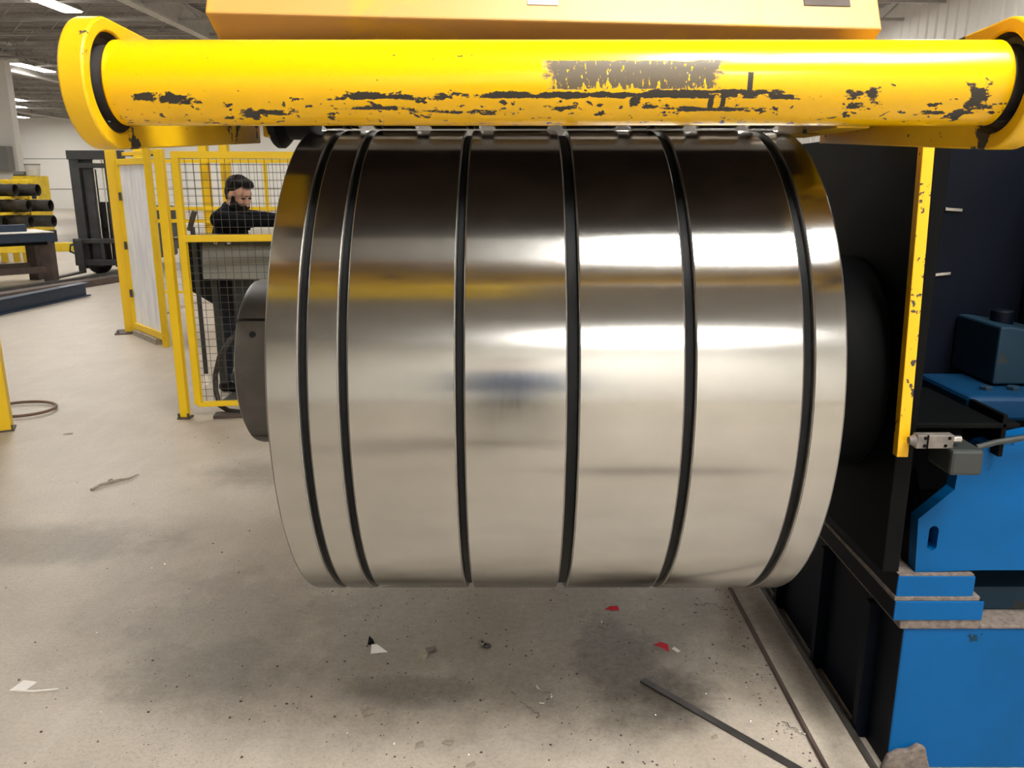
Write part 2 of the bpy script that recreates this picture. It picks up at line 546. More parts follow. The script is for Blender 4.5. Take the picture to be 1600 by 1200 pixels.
# ================================================================ THE HALL
X0, X1, Y0, Y1, ZC = -34.0, 8.8, -9.0, 50.0, 5.6
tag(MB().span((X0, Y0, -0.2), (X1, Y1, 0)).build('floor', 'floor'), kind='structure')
tag(MB().span((X0, Y1, 0), (X1, Y1 + 0.2, ZC)).build('wall_back', 'white_wall'), kind='structure')
tag(MB().span((X0, Y0 - 0.2, 0), (X1, Y0, ZC)).build('wall_rear', 'white_wall'), kind='structure')
tag(MB().span((X0 - 0.2, Y0, 0), (X0, Y1, ZC)).build('wall_left', 'white_wall'), kind='structure')
# ribbed right wall: trapezoid sheet profile, ribs standing up
def ribbed():
    mb = MB()
    P, y = [], Y0
    prof = []
    while y < Y1:
        prof += [(y, 0.0), (y + 0.30, 0.0), (y + 0.33, -0.035), (y + 0.37, -0.035), (y + 0.40, 0.0)]
        y += 0.40
    n = len(prof)
    V = [(X1 + d, yy, 0) for yy, d in prof] + [(X1 + d, yy, ZC) for yy, d in prof]
    F = [(i, i + 1, n + i + 1, n + i) for i in range(n - 1)]
    mb.add(V, F)
    return mb
tag(ribbed().build('wall_right', 'ribbed_wall'), kind='structure')
# conduit along the right wall, wall post, upper panel
tag(MB().span((X1 - 0.14, 13.2, 4.02), (X1 - 0.05, 17.5, 4.10)).build('trim_1', 'grey_box'), kind='structure')
tag(MB().span((X1 - 0.30, 11.9, 0), (X1 - 0.02, 12.35, ZC)).build('trim_2', 'grey_box'), kind='structure')
# ceiling deck: folded sheet along X
def deck():
    prof, y = [], Y0
    while y < Y1:
        prof += [(y, 0.0), (y + 0.14, 0.0), (y + 0.17, -0.05), (y + 0.27, -0.05), (y + 0.30, 0.0)]
        y += 0.30
    n = len(prof)
    V = [(X0, yy, ZC + 0.06 + d) for yy, d in prof] + [(X1, yy, ZC + 0.06 + d) for yy, d in prof]
    return MB().add(V, [(i, n + i, n + i + 1, i + 1) for i in range(n - 1)])
ceil = tag(deck().build('ceiling', 'ceiling'), kind='structure')
# open-web joists under the deck
jm = MB()
jm.span((X0, -0.03, -0.06), (X1, 0.03, 0)); jm.span((X0, -0.03, -0.50), (X1, 0.03, -0.44))
x = X0; k = 0
while x < X1 - 0.45:
    jm.bar((x, 0, -0.03 if k % 2 else -0.47), (x + 0.45, 0, -0.47 if k % 2 else -0.03), 0.028)
    x += 0.45; k += 1
first = None
for i, y in enumerate([4.5 + 1.9 * q for q in range(24)]):
    if first is None:
        first = jm.build('joist', 'joist', ceil); j = first
    else:
        j = first.copy(); col.objects.link(j)
    j.location = (0, y, ZC)
for xg in (-7.5, -16.0, -25.0):
    MB().span((xg - 0.11, Y0, ZC - 0.62), (xg + 0.11, Y1, ZC - 0.585)).span((xg - 0.02, Y0, ZC - 0.60), (xg + 0.02, Y1, ZC - 0.1))\
        .span((xg - 0.11, Y0, ZC - 0.12), (xg + 0.11, Y1, ZC - 0.085)).build('girder', 'girder', ceil)
# horizontal panel joints on the far wall
for z in (1.15, 2.9):
    MB().span((X0, Y1 - 0.012, z - 0.02), (X1, Y1 + 0.01, z + 0.02)).build('panel_joint', 'grey_box', bpy.data.objects['wall_back'])
# white partition end at far left
tag(MB().span((-19.0, 25.0, 0), (-14.65, 25.3, ZC - 0.6)).build('wall_partition', 'white_wall', bevel=0.02), kind='structure')

# ---------------------------------------------------------------- high-bay lamps
def make_lamp():
    r = thing('high_bay_lamp', (0, 0, 0), 'lamp', 'lamp', 'high-bay lamps under the ceiling')
    h = MB()
    h.prism([(-0.14, 0.13), (0.14, 0.13), (0.26, 0.0), (-0.26, 0.0)], -1.05, 1.05, 'X')
    h.build('housing', 'girder', r, bevel=0.01)
    MB().span((-1.0, -0.19, -0.015), (1.0, 0.19, -0.002)).build('diffuser', 'lamp', r)
    for sx in (-0.8, 0.8):
        MB().cyl((sx, 0, 0.13), (sx, 0, 0.46), 0.006, seg=6).build('hanger', 'wire', r)
    return r
lamp0 = make_lamp()
lamps = [
    (-9.4, 17.8, 5.12, 'bright high-bay lamp overhead at the top edge, left of the yellow beam'),
    (-15.3, 27.6, 5.12, 'bright high-bay lamp hanging nearest the rounded end of the yellow arm'),
    (-26.8, 46.0, 5.00, 'lowest bright high-bay lamp, in front of the white far wall'),
    (-22.0, 37.5, 5.12, 'small distant high-bay lamp between the two larger bright ones'),
    (-4.6, 8.0, 5.12, None), (-11.5, 9.0, 5.12, None), (-3.2, 16.5, 5.12, None), (-5.5, 26, 5.12, None),
    (-12, 40, 5.12, None), (-19, 17, 5.12, None), (3.5, 14, 5.12, None), (3.5, 26, 5.12, None),
    (-5, 45, 5.12, None), (-18, 45.5, 5.12, None), (-12, 33, 5.12, None), (4, 40, 5.12, None),  # unseen lamps added toward the far end to brighten its wall
    (1.05, -0.35, 5.12, None), (1.75, -0.35, 5.12, None), (2.45, -0.35, 5.12, None), (1.25, -6.6, 4.75, None), (1.90, -6.6, 4.75, None), (2.55, -6.6, 4.75, None),
    (5.8, 6.5, 5.12, None), (6.2, 13.0, 5.12, None), (6.4, 20.0, 5.12, None), (-8, 34, 5.12, None), (-24, 41, 5.12, None), (-28, 38, 5.12, None),  # unseen lamps added to brighten the right wall and the far left
    (-11, 46, 5.12, None), (-22, 30, 5.12, None), (-8, 13.5, 5.12, None), (-15, 14, 5.12, None),  # further unseen lamps added to brighten the left of the hall
    (6.6, -3.0, 5.12, None), (-6.5, -2.0, 5.12, None), (-10, 2.5, 5.12, None),
]
for i, (x, y, z, lab) in enumerate(lamps):
    o = lamp0 if i == 0 else copy_tree(lamp0)
    o.location = (x, y, z)
    o.rotation_euler = (0, 0, R(90))
    o['label'] = lab or 'unseen high-bay lamp hanging from the ceiling outside the picture'

# ================================================================ COIL ON ITS MANDREL
AX = Vector((0.0, 2.275, 1.101))     # coil axis
RC, RB = 0.63, 0.235
edges = [(-0.518, -0.447), (-0.431, -0.363), (-0.347, -0.118), (-0.102, 0.117), (0.140, 0.364), (0.384, 0.612), (0.632, 0.702)]
names = ['end strip coil, narrow, nearest the fence and farthest left', 'narrow strip coil, second from the left end of the roll',
         'wide strip coil, third from the left end of the roll', 'wide middle strip coil with the dim bluish reflection',
         'wide strip coil just right of the middle one', 'wide strip coil with the brightest glare, second from the right end',
         'end strip coil, narrow, against the dark machine plate']
for (a, b), lab in zip(edges, names):
    r = thing('steel_coil', (a, AX.y, AX.z), 'shiny steel ' + lab, 'steel coil', 'slit steel coils side by side on the mandrel')
    o = (a, AX.y, AX.z)
    e = 0.004
    mb = MB().lathe([(a + e, RC), (b - e, RC)], 256, 'X', (0, AX.y, AX.z), closed=False)
    mb.build('outer_wrap', 'coil', r, smooth=40, origin=o)
    for s, q in ((1, a), (-1, b)):
        MB().lathe([(q + s * e, RC), (q + s * e * 0.3, RC - e * 0.3), (q, RC - e), (q, RB)], 192, 'X', (0, AX.y, AX.z), closed=False)\
            .build('side_face', 'coil_side', r, smooth=50, origin=o)
for i in range(6):
    a, b = edges[i][1], edges[i + 1][0]
    lab = ['first', 'second', 'third', 'fourth', 'fifth', 'sixth'][i]
    o = MB().lathe([(a + 0.0015, RB), (a + 0.0015, RC - 0.013), (b - 0.0015, RC - 0.013), (b - 0.0015, RB)], 160, 'X', (0, AX.y, AX.z))\
        .build('separator_disc', 'rubber', None, smooth=40, origin=(a, AX.y, AX.z))
    tag(o, 'black separator disc in the %s gap from the left between strip coils' % lab, 'separator', 'separator discs between the coils')

man = thing('mandrel', (-0.72, AX.y, AX.z), 'dark grey expanding mandrel drum sticking out left of the coil', 'mandrel')
MB().cyl((-0.60, AX.y, AX.z), (0.734, AX.y, AX.z), 0.10, seg=48).build('shaft', 'mandrel', man, smooth=40, origin=man.location)
gap0 = R(180 - 40)   # joint seen on the camera side
NSEG = 4
for q in range(NSEG):
    t0 = gap0 + q * 2 * math.pi / NSEG + 0.018
    t1 = gap0 + (q + 1) * 2 * math.pi / NSEG - 0.018
    n = 24
    prof = [(-0.690, 0.150), (-0.722, 0.165), (-0.722, 0.218), (-0.716, 0.228), (-0.704, 0.2315), (0.70, 0.2315), (0.70, 0.150)]
    P, F = [], []
    m = len(prof)
    for i in range(n + 1):
        t = t0 + (t1 - t0) * i / n
        for (h, rr) in prof:
            P.append((h, AX.y + rr * math.cos(t), AX.z + rr * math.sin(t)))
    for i in range(n):
        for k in range(m):
            F.append((i * m + k, i * m + (k + 1) % m, (i + 1) * m + (k + 1) % m, (i + 1) * m + k))
    F += [tuple(range(m)), tuple(range(n * m + m - 1, n * m - 1, -1))]
    sg = MB().add(P, F).build('drum_segment', 'mandrel', man, smooth=35, origin=man.location)
    if q == 0:
        pass
# bolt hole in the lit segment
th = R(180 - 29.5)
hc = Vector((-0.672, AX.y + 0.232 * math.cos(th), AX.z + 0.232 * math.sin(th)))
nrm = Vector((0, math.cos(th), math.sin(th)))
MB().cyl(hc - nrm * 0.004, hc + nrm * 0.0008, 0.0085, seg=20).build('bolt_hole', 'rubber', man, origin=man.location)

# ================================================================ YELLOW HOLD-DOWN FRAME
PC = Vector((0.0, 1.46, 1.761)); PR = 0.0685
hd = thing('coil_hold_down', (0.08, 1.46, 1.761), 'yellow chipped hold-down frame with cross tube, two lug arms and box beam over the coil', 'hold-down frame')
XL, XR = -0.672, 0.822
MB().lathe([(XL + 0.008, PR - 0.014), (XL + 0.008, PR - 0.003), (XL + 0.011, PR), (XR - 0.011, PR), (XR - 0.008, PR - 0.003), (XR - 0.008, PR - 0.014)], 128, 'X', (0, PC.y, PC.z))\
    .build('cross_tube', 'tube', hd, smooth=40, origin=(0, PC.y, PC.z))
for a, b in ((XL - 0.034, XL + 0.012), (XR - 0.012, XR + 0.034)):
    MB().cyl((a, PC.y, PC.z), (b, PC.y, PC.z), PR - 0.008, seg=64).build('neck', 'dark_steel', hd, smooth=40, origin=(a, PC.y, PC.z))
def arm_poly():
    r = 0.106
    pts = []
    # front round end from bottom to top, through the front (-Y)
    for i in range(33):
        t = R(-88 - i * (180 - 4) / 32.0)
        pts.append((PC.y + r * math.cos(t), PC.z - 0.002 + r * math.sin(t)))
    pts += [(1.60, 1.856), (2.05, 1.835), (2.27, 1.80), (2.27, 1.699)]
    return pts
def arm(xa, xb, hole_side):
    poly = arm_poly()
    bmh = bmesh.new()
    # plate with a round bore: bridge outer loop to the bore loop
    n = 48
    lo, hi = xa, xb
    outer = []
    c = Vector((PC.y, PC.z))
    # resample outer loop by angle about the bore centre so that faces bridge cleanly
    def hit(t):
        d = Vector((math.cos(t), math.sin(t)))
        best = None
        for i in range(len(poly)):
            p, q = Vector(poly[i]), Vector(poly[(i + 1) % len(poly)])
            e = q - p
            den = d.x * e.y - d.y * e.x
            if abs(den) < 1e-9:
                continue
            w = p - c
            s = (w.x * e.y - w.y * e.x) / den
            u = (w.x * d.y - w.y * d.x) / den
            if s > 0 and -1e-6 <= u <= 1 + 1e-6:
                best = s if best is None else max(best, s)
        return c + d * best
    angs = sorted(set([2 * math.pi * i / n for i in range(n)] + [math.atan2(p[1] - c.y, p[0] - c.x) % (2 * math.pi) for p in poly[-4:]]))
    RBORE = 0.0805
    m = len(angs)
    P = []
    for x in (lo, hi):
        for t in angs:
            o = hit(t); P.append((x, o.x, o.y))
        for t in angs:
            P.append((x, c.x + RBORE * math.cos(t), c.y + RBORE * math.sin(t)))
    F = []
    for i in range(m):
        j = (i + 1) % m
        F.append((i, j, m + j, m + i))
        F.append((2 * m + i, 2 * m + j, 3 * m + j, 3 * m + i))
        F.append((i, j, 2 * m + j, 2 * m + i))
        F.append((m + i, m + j, 3 * m + j, 3 * m + i))
    bmh.free()
    return MB().add(P, F).build('lug_arm', 'yellow_lug', hd, smooth=35, bevel=0.004, origin=((xa + xb) / 2, PC.y, PC.z))
arm(XL - 0.042, XL, 1)
arm(XR, XR + 0.045, -1)
for x, d in ((XL, -1), (XR, 1)):
    MB().lathe([(x + d * 0.016, PR - 0.006), (x + d * 0.014, 0.072), (x + d * 0.002, 0.0795), (x + d * 0.036, 0.0795), (x + d * 0.036, PR - 0.006)], 64, 'X', (0, PC.y, PC.z))\
        .build('collar_ring', 'dark_steel', hd, smooth=30, origin=(x, PC.y, PC.z))
MB().span((-0.645, 2.20, 1.712), (-0.620, 2.30, 1.80)).build('end_block', 'yellow_lug', hd, bevel=0.003, origin=(-0.63, 2.25, 1.75))
MB().span((0.725, 1.90, 1.715), (0.80, 2.32, 1.79)).build('end_block', 'yellow_lug', hd, bevel=0.003, origin=(0.76, 2.1, 1.75))
# box beam, skewed a little, rolled back
BL = Vector((-0.567, 1.62, 1.902)); BRt = Vector((0.758, 1.79, 1.902))
ang = R(29)
u = Vector((0, math.cos(ang), -math.sin(ang))); w = Vector((0, math.sin(ang), math.cos(ang)))
def beam_pt(s, a, b):
    return BL.lerp(BRt, s) + u * a + w * b
bp_ = []
for s in (0, 1):
    for (a, b) in ((0, 0), (0.19, 0), (0.19, 0.40), (0, 0.40)):
        bp_.append(beam_pt(s, a, b))
beam = MB().add(bp_, [(0, 1, 5, 4), (1, 2, 6, 5), (2, 3, 7, 6), (3, 0, 4, 7), (0, 3, 2, 1), (4, 5, 6, 7)])\
    .build('box_beam', 'beam', hd, bevel=0.004, origin=(0.0, 1.7, 1.9))
bx = (BRt - BL).normalized(); bz = w; by = bx.cross(bz) * -1
Bm = Matrix((bx, bx.cross(bz) * -1, bz)).transposed()
Brot = Matrix((bx, bz.cross(bx), bz)).transposed()
def on_beam(px, h):       # px along x, h up the front face
    s = (px - BL.x) / (BRt.x - BL.x)
    return beam_pt(s, 0, h)
pl = MB().box(on_beam(0.060, 0.045) - Brot @ Vector((0, 0.001, 0)), (0.062, 0.003, 0.019), mat=Brot).build('name_plate', 'aluminium', beam, bevel=0.001)
text_mesh('BRADNER', 'lettering', 0.0105, 'letter_dark', beam, on_beam(0.060, 0.045) - Brot @ Vector((0, 0.003, 0)), (Brot @ Matrix.Rotation(R(90), 3, 'X')).to_euler(), 0.0004)
MB().box(on_beam(0.645, 0.097) - Brot @ Vector((0, -0.004, 0)), (0.10, 0.012, 0.09), mat=Brot).build('pocket', 'brown_steel', beam)
for sx, px in ((0.02, -0.60), (0.98, 0.785)):
    q = beam_pt(sx, 0.12, -0.02)
    MB().span((min(px, q.x) - 0.03, 1.72, 1.80), (max(px, q.x) + 0.03, 1.98, 1.845)).build('gusset', 'yellow_lug', hd, bevel=0.003, origin=(px, 1.85, 1.82))
MB().span((-0.58, 1.66, 1.800), (0.74, 2.13, 1.830)).build('reflection_baffle', 'brown_steel', hd, bevel=0.003, origin=(0.08, 1.9, 1.81))  # unseen plate added to darken the reflection on the coil top
# pressing rollers on the coil top
rs = MB().cyl((-0.645, AX.y, 1.803), (0.80, AX.y, 1.803), 0.022, seg=24).build('roller_shaft', 'dark_steel', hd, smooth=40, origin=(0, AX.y, 1.803))
xs = [(-0.50, -0.40), (-0.37, -0.25), (-0.22, -0.08), (-0.05, 0.10), (0.13, 0.28), (0.31, 0.46), (0.49, 0.60), (0.63, 0.70)]
for a, b in xs:
    MB().lathe([(a, 0.02), (a, 0.062), (a + 0.006, 0.068), (b - 0.006, 0.068), (b, 0.062), (b, 0.02)], 48, 'X', (0, AX.y, 1.803))\
        .build('press_roller', 'steel', hd, smooth=30, origin=(a, AX.y, 1.803))
MB().lathe([(-0.632, 0.02), (-0.632, 0.112), (-0.626, 0.117), (-0.612, 0.117), (-0.606, 0.112), (-0.59, 0.095), (-0.525, 0.095), (-0.525, 0.02)], 64, 'X', (0, AX.y, 1.803))\
    .build('flange_wheel', 'rubber', hd, smooth=30, origin=(-0.6, AX.y, 1.803))

# ================================================================ BLUE UNCOILER MACHINE
mc = thing('uncoiler_machine', (1.3, 2.4, 0), 'blue and black uncoiler machine body carrying the coil, with yellow plate edge', 'machine')
mo = mc.location
def mp(mb, name, mat, bevel=0.003, smooth=None, parent=None):
    return mb.build(name, mat, parent or mc, smooth=smooth, bevel=bevel, origin=mo)
mp(MB().span((1.05, 1.955, 0.0), (2.6, 3.9, 0.44)), 'pedestal', 'blue', 0.006)
for y in (2.10, 2.45, 2.85, 3.3):
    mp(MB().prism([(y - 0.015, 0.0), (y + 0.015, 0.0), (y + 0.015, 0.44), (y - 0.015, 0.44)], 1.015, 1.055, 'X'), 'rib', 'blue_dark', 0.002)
mp(MB().span((1.052, 1.957, 0.0), (1.048, 3.9, 0.441)), 'shade_sheet', 'blue_dark', 0)  # dark sheet standing in for shade on the pedestal side
sb = mp(MB().span((1.014, 1.949, 0.468), (1.248, 3.7, 0.522)), 'slide_bar', 'blue_dark', 0.002)  # bar coloured dark for the coil's shade; only its front end stays blue
mp(MB().span((1.0135, 1.944, 0.4675), (1.2485, 1.950, 0.5225)), 'lit_end', 'blue', 0.002, parent=sb)
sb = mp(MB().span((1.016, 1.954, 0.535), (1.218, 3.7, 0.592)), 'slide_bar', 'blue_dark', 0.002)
mp(MB().span((1.0155, 1.949, 0.5345), (1.2185, 1.955, 0.5925)), 'lit_end', 'blue', 0.002, parent=sb)
mp(MB().span((1.012, 1.948, 0.522), (1.238, 3.7, 0.535)), 'worn_shim', 'grime', 0.002)
mp(MB().span((1.035, 1.948, 0.438), (1.25, 3.7, 0.470)), 'worn_shim', 'grime', 0.006)
mp(MB().span((1.25, 1.950, 0.438), (2.6, 3.7, 0.450)), 'dusty_ledge', 'grime', 0.004)
mp(MB().span((1.018, 1.952, 0.592), (1.216, 3.7, 0.597)), 'worn_top', 'grime', 0.001)
mp(MB().span((1.25, 2.03, 0.45), (2.6, 3.7, 0.52)), 'sill', 'blue_grey', 0.004)
# front bracket plate with a slot, set back from the bar's end
def bracket():
    outer = [(1.066, 0.597), (1.056, 0.748), (1.140, 0.830), (1.142, 0.880), (1.190, 0.955), (1.31, 0.985), (1.9, 1.02), (1.9, 0.603), (1.24, 0.603)]
    cx, cz0, cz1, r = 1.101, 0.672, 0.716, 0.0125
    slot = [(cx + r * math.cos(R(t)), cz1 + r * math.sin(R(t))) for t in range(0, 181, 20)] + [(cx + r * math.cos(R(t)), cz0 + r * math.sin(R(t))) for t in range(180, 361, 20)]
    bm = bmesh.new()
    ya, yb = 1.965, 2.005
    vo = [bm.verts.new((x, ya, z)) for x, z in outer]
    vi = [bm.verts.new((x, ya, z)) for x, z in slot]
    eo = [bm.edges.new((vo[i], vo[(i + 1) % len(vo)])) for i in range(len(vo))]
    ei = [bm.edges.new((vi[i], vi[(i + 1) % len(vi)])) for i in range(len(vi))]
    res = bmesh.ops.triangle_fill(bm, use_beauty=True, use_dissolve=False, edges=eo + ei)
    faces = [f for f in res['geom'] if isinstance(f, bmesh.types.BMFace)]
    ex = bmesh.ops.extrude_face_region(bm, geom=faces)
    bmesh.ops.translate(bm, verts=[v for v in ex['geom'] if isinstance(v, bmesh.types.BMVert)], vec=(0, yb - ya, 0))
    bmesh.ops.recalc_face_normals(bm, faces=bm.faces)
    bm.verts.ensure_lookup_table()
    bm.verts.index_update()
    mb = MB()
    mb.add([v.co.copy() for v in bm.verts], [tuple(v.index for v in f.verts) for f in bm.faces])
    bm.free()
    return mb
mp(bracket(), 'bracket_plate', 'blue', 0)
mp(MB().span((1.065, 2.006, 0.60), (1.28, 2.30, 0.70)), 'bracket_back', 'black', 0.003)
# dark housing: side plate facing the coil, flange disc, cheeks
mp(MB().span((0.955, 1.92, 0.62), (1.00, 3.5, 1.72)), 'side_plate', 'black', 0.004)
mp(MB().add([(0.920, 1.895, 1.70), (0.947, 1.895, 1.70), (0.947, 1.92, 1.70), (0.920, 1.92, 1.70),
             (0.946, 1.895, 0.942), (0.974, 1.895, 0.942), (0.974, 1.92, 0.942), (0.946, 1.92, 0.942)],
            [(0, 1, 2, 3), (4, 7, 6, 5), (0, 4, 5, 1), (1, 5, 6, 2), (2, 6, 7, 3), (3, 7, 4, 0)]), 'yellow_plate_edge', 'yellow_edge', 0.002)
mp(MB().cyl((0.735, AX.y, AX.z), (0.955, AX.y, AX.z), 0.30, seg=96), 'back_flange', 'black', 0.006, smooth=35)
mp(MB().span((0.76, 2.62, 1.28), (0.79, 2.70, 1.40)), 'flange_block', 'blue_grey', 0.004)
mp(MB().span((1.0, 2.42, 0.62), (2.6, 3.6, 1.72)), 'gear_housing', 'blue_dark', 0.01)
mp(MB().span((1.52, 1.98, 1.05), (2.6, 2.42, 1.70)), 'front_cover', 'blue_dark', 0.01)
mp(MB().span((0.99, 1.99, 1.47), (1.03, 2.37, 1.51)), 'stiffener', 'black', 0.004)
for x, z, a in ((1.285, 1.520, 4), (1.275, 1.333, -5)):
    mp(MB().box((x, 2.417, z), (0.050, 0.006, 0.009), mat=Matrix.Rotation(R(a), 3, 'Y')), 'foil_strip', 'steel', 0.001)
# cylinder block and clevis arm on the right
mp(MB().prism([(1.335, 1.052), (1.515, 1.052), (1.515, 1.19), (1.362, 1.215), (1.335, 1.215)], 2.19, 2.415, 'Y'), 'valve_block', 'blue_grey', 0.006)
mp(MB().cyl((1.40, 2.30, 1.20), (1.40, 2.30, 1.245), 0.03, seg=20), 'valve_cap', 'blue_dark', 0.004, 30)
for x in (1.30, 1.375):
    mp(MB().cyl((x, 2.16, 1.03), (x, 2.16, 1.056), 0.018, seg=6), 'hex_bolt', 'blue_grey', 0.002)
mp(MB().span((1.212, 2.08, 0.977), (1.62, 2.36, 1.046)), 'clevis_arm', 'blue_oily', 0.012)
mp(MB().span((1.17, 2.10, 0.965), (1.24, 2.30, 0.99)), 'grease_pad', 'dark_grey', 0.004)
mp(MB().span((1.00, 1.93, 1.005), (1.26, 2.3, 1.018)), 'switch_shelf', 'black', 0.002)
mp(MB().span((1.215, 1.93, 0.93), (1.228, 2.1, 1.04)), 'conduit_post', 'black', 0.003)
mp(MB().path([(1.14, 1.90, 0.965), (1.19, 1.91, 0.975), (1.27, 1.92, 0.985), (1.36, 1.93, 1.003), (1.5, 1.95, 1.02)], 0.008), 'conduit', 'dark_grey', 0, smooth=50)
# bolts at the slide bars
for y in (2.16, 2.52):
    bl = mp(MB().cyl((1.085, y, 0.596), (1.085, y, 0.606), 0.052, seg=32), 'washer', 'dark_steel', 0.001, smooth=30)
    mp(MB().cyl((1.085, y, 0.606), (1.085, y, 0.652), 0.030, seg=28), 'cap_bolt', 'dark_steel', 0.003, smooth=30)
mp(MB().prism([(2.05, 0.60), (2.34, 0.60), (2.34, 0.93), (2.30, 0.93)], 1.13, 1.16, 'X'), 'gusset', 'blue_dark', 0.002)
# limit switch fastened to the machine
ls = mp(MB().span((0.972, 1.86, 0.975), (1.062, 1.885, 1.010)), 'limit_switch', 'switch', 0.003)
MB().cyl((0.972, 1.8725, 0.9925), (0.958, 1.8725, 0.9925), 0.015, 0.009, seg=20).build('switch_nose', 'switch', ls, smooth=30, origin=mo)
MB().cyl((1.062, 1.8725, 0.996), (1.082, 1.8725, 0.996), 0.010, seg=20).build('cable_gland', 'steel', ls, smooth=30, origin=mo)
for x, z in ((0.992, 1.002), (0.992, 0.983), (1.050, 1.002), (1.042, 0.983)):
    MB().cyl((x, 1.859, z), (x, 1.861, z), 0.0042, seg=12).build('screw', 'black', ls, origin=mo)
MB().span((0.996, 1.8585, 0.976), (1.000, 1.861, 1.010)).build('cover_seam', 'black', ls, origin=mo)
mp(MB().span((1.050, 1.84, 0.913), (1.128, 1.95, 0.978)), 'switch_bracket', 'dark_grey', 0.008)
# grout pad left by the pedestal foot
o = MB().prism([(1.03, 0.0), (1.17, 0.0), (1.158, 0.035), (1.146, 0.078), (1.125, 0.086), (1.10, 0.068), (1.07, 0.066), (1.045, 0.05)], 1.938, 1.957, 'Y')
mp(o, 'grout_patch', 'grime', 0.006)
# raised steel strip along the machine foot
fp = tag(MB().span((0.884, 1.3, 0.0), (1.0, 4.2, 0.012)).build('trim_3', 'floor', bevel=0.002), kind='structure')
tag(MB().span((0.874, 1.3, 0.0), (0.884, 4.2, 0.016)).build('trim_4', 'brown_steel', bevel=0.001), kind='structure')
tag(MB().span((1.0, 1.3, 0.0), (1.012, 4.2, 0.03)).build('trim_5', 'dark_steel', bevel=0.002), kind='structure')

# ================================================================ GUARD FENCE
def plate_post(name, x, y, w, h, label, bw=0.16, rz=0.0, mat='yellow_post', d=None, group='yellow guard posts'):
    t = thing(name, (x, y, 0), label, 'post', group)
    MB().box((x, y, h / 2 + 0.012), (w, d or w, h), rz).build('post_tube', mat, t, bevel=0.004, origin=(x, y, 0))
    MB().box((x, y, 0.006), (bw, bw, 0.012), rz).build('base_plate', 'brown_steel', t, bevel=0.002, origin=(x, y, 0))
    for sx in (-1, 1):
        c = Matrix.Rotation(rz, 3, 'Z') @ Vector((sx * bw * 0.38, -bw * 0.36, 0)) + Vector((x, y, 0))
        MB().cyl((c.x, c.y, 0.012), (c.x, c.y, 0.04), 0.009, seg=6).build('anchor_bolt', 'dark_steel', t, origin=(x, y, 0))
    return t
plate_post('guard_post', -4.17, 8.77, 0.105, 2.35, 'tall yellow guard post left of the scuffed white gate panel', 0.30, R(20))
plate_post('guard_post', -2.275, 5.44, 0.056, 1.79, 'slim yellow guard post at the left end of the mesh fence', 0.085, R(0))
plate_post('guard_post', -3.37, 5.16, 0.10, 2.4, 'yellow guard post standing at the left edge of the picture', 0.13, R(25), d=0.13)

# gate with white sheet
g0 = Vector((-4.05, 8.64, 0)); g1 = Vector((-3.42, 7.93, 0))
gd = (g1 - g0).normalized(); gl = (g1 - g0).length
gt = thing('guard_gate', tuple(g0), 'yellow framed gate filled with a scuffed white sheet', 'gate')
def gp(s, z, off=0):
    p = g0 + gd * s + Vector((-gd.y, gd.x, 0)) * off
    return (p.x, p.y, z)
def gb(a, b, w, h, name, mat='yellow_post'):
    return MB().bar(a, b, w, h).build(name, mat, gt, bevel=0.003, origin=tuple(g0))
gb(gp(0.03, 0.06), gp(0.03, 1.82), 0.05, 0.06, 'stile')
gb(gp(gl - 0.035, 0.0), gp(gl - 0.035, 1.90), 0.05, 0.07, 'stile')
gb(gp(0.0, 1.79), gp(gl, 1.79), 0.05, 0.06, 'top_rail')
gb(gp(0.0, 0.10), gp(gl, 0.10), 0.05, 0.07, 'bottom_rail')
gb(gp(0.06, 0.945), gp(gl - 0.07, 0.945), 0.012, 1.66, 'white_sheet', 'sheet')
gb(gp(0.05, 1.87, 0.06), gp(gl - 0.05, 1.87, 0.06), 0.05, 0.035, 'latch_bar')
for z in (0.45, 0.95, 1.45):
    MB().box(gp(0.062, z, -0.028), (0.035, 0.02, 0.08), math.atan2(gd.y, gd.x)).build('hinge', 'dark_steel', gt, bevel=0.002, origin=tuple(g0))
MB().box(gp(0.40, 0.03), (0.72, 0.10, 0.06), math.atan2(gd.y, gd.x)).build('kick_plank', 'cardboard', gt, bevel=0.004, origin=tuple(g0))
# white edge strip between gate and fence
o = MB().box((-2.965, 7.1, 0.72), (0.035, 0.06, 1.44), R(-40)).build('edge_guard', 'paper', bevel=0.004, origin=(-2.965, 7.1, 0))
tag(o, 'narrow white upright strip beside the slim yellow post', 'guard strip')

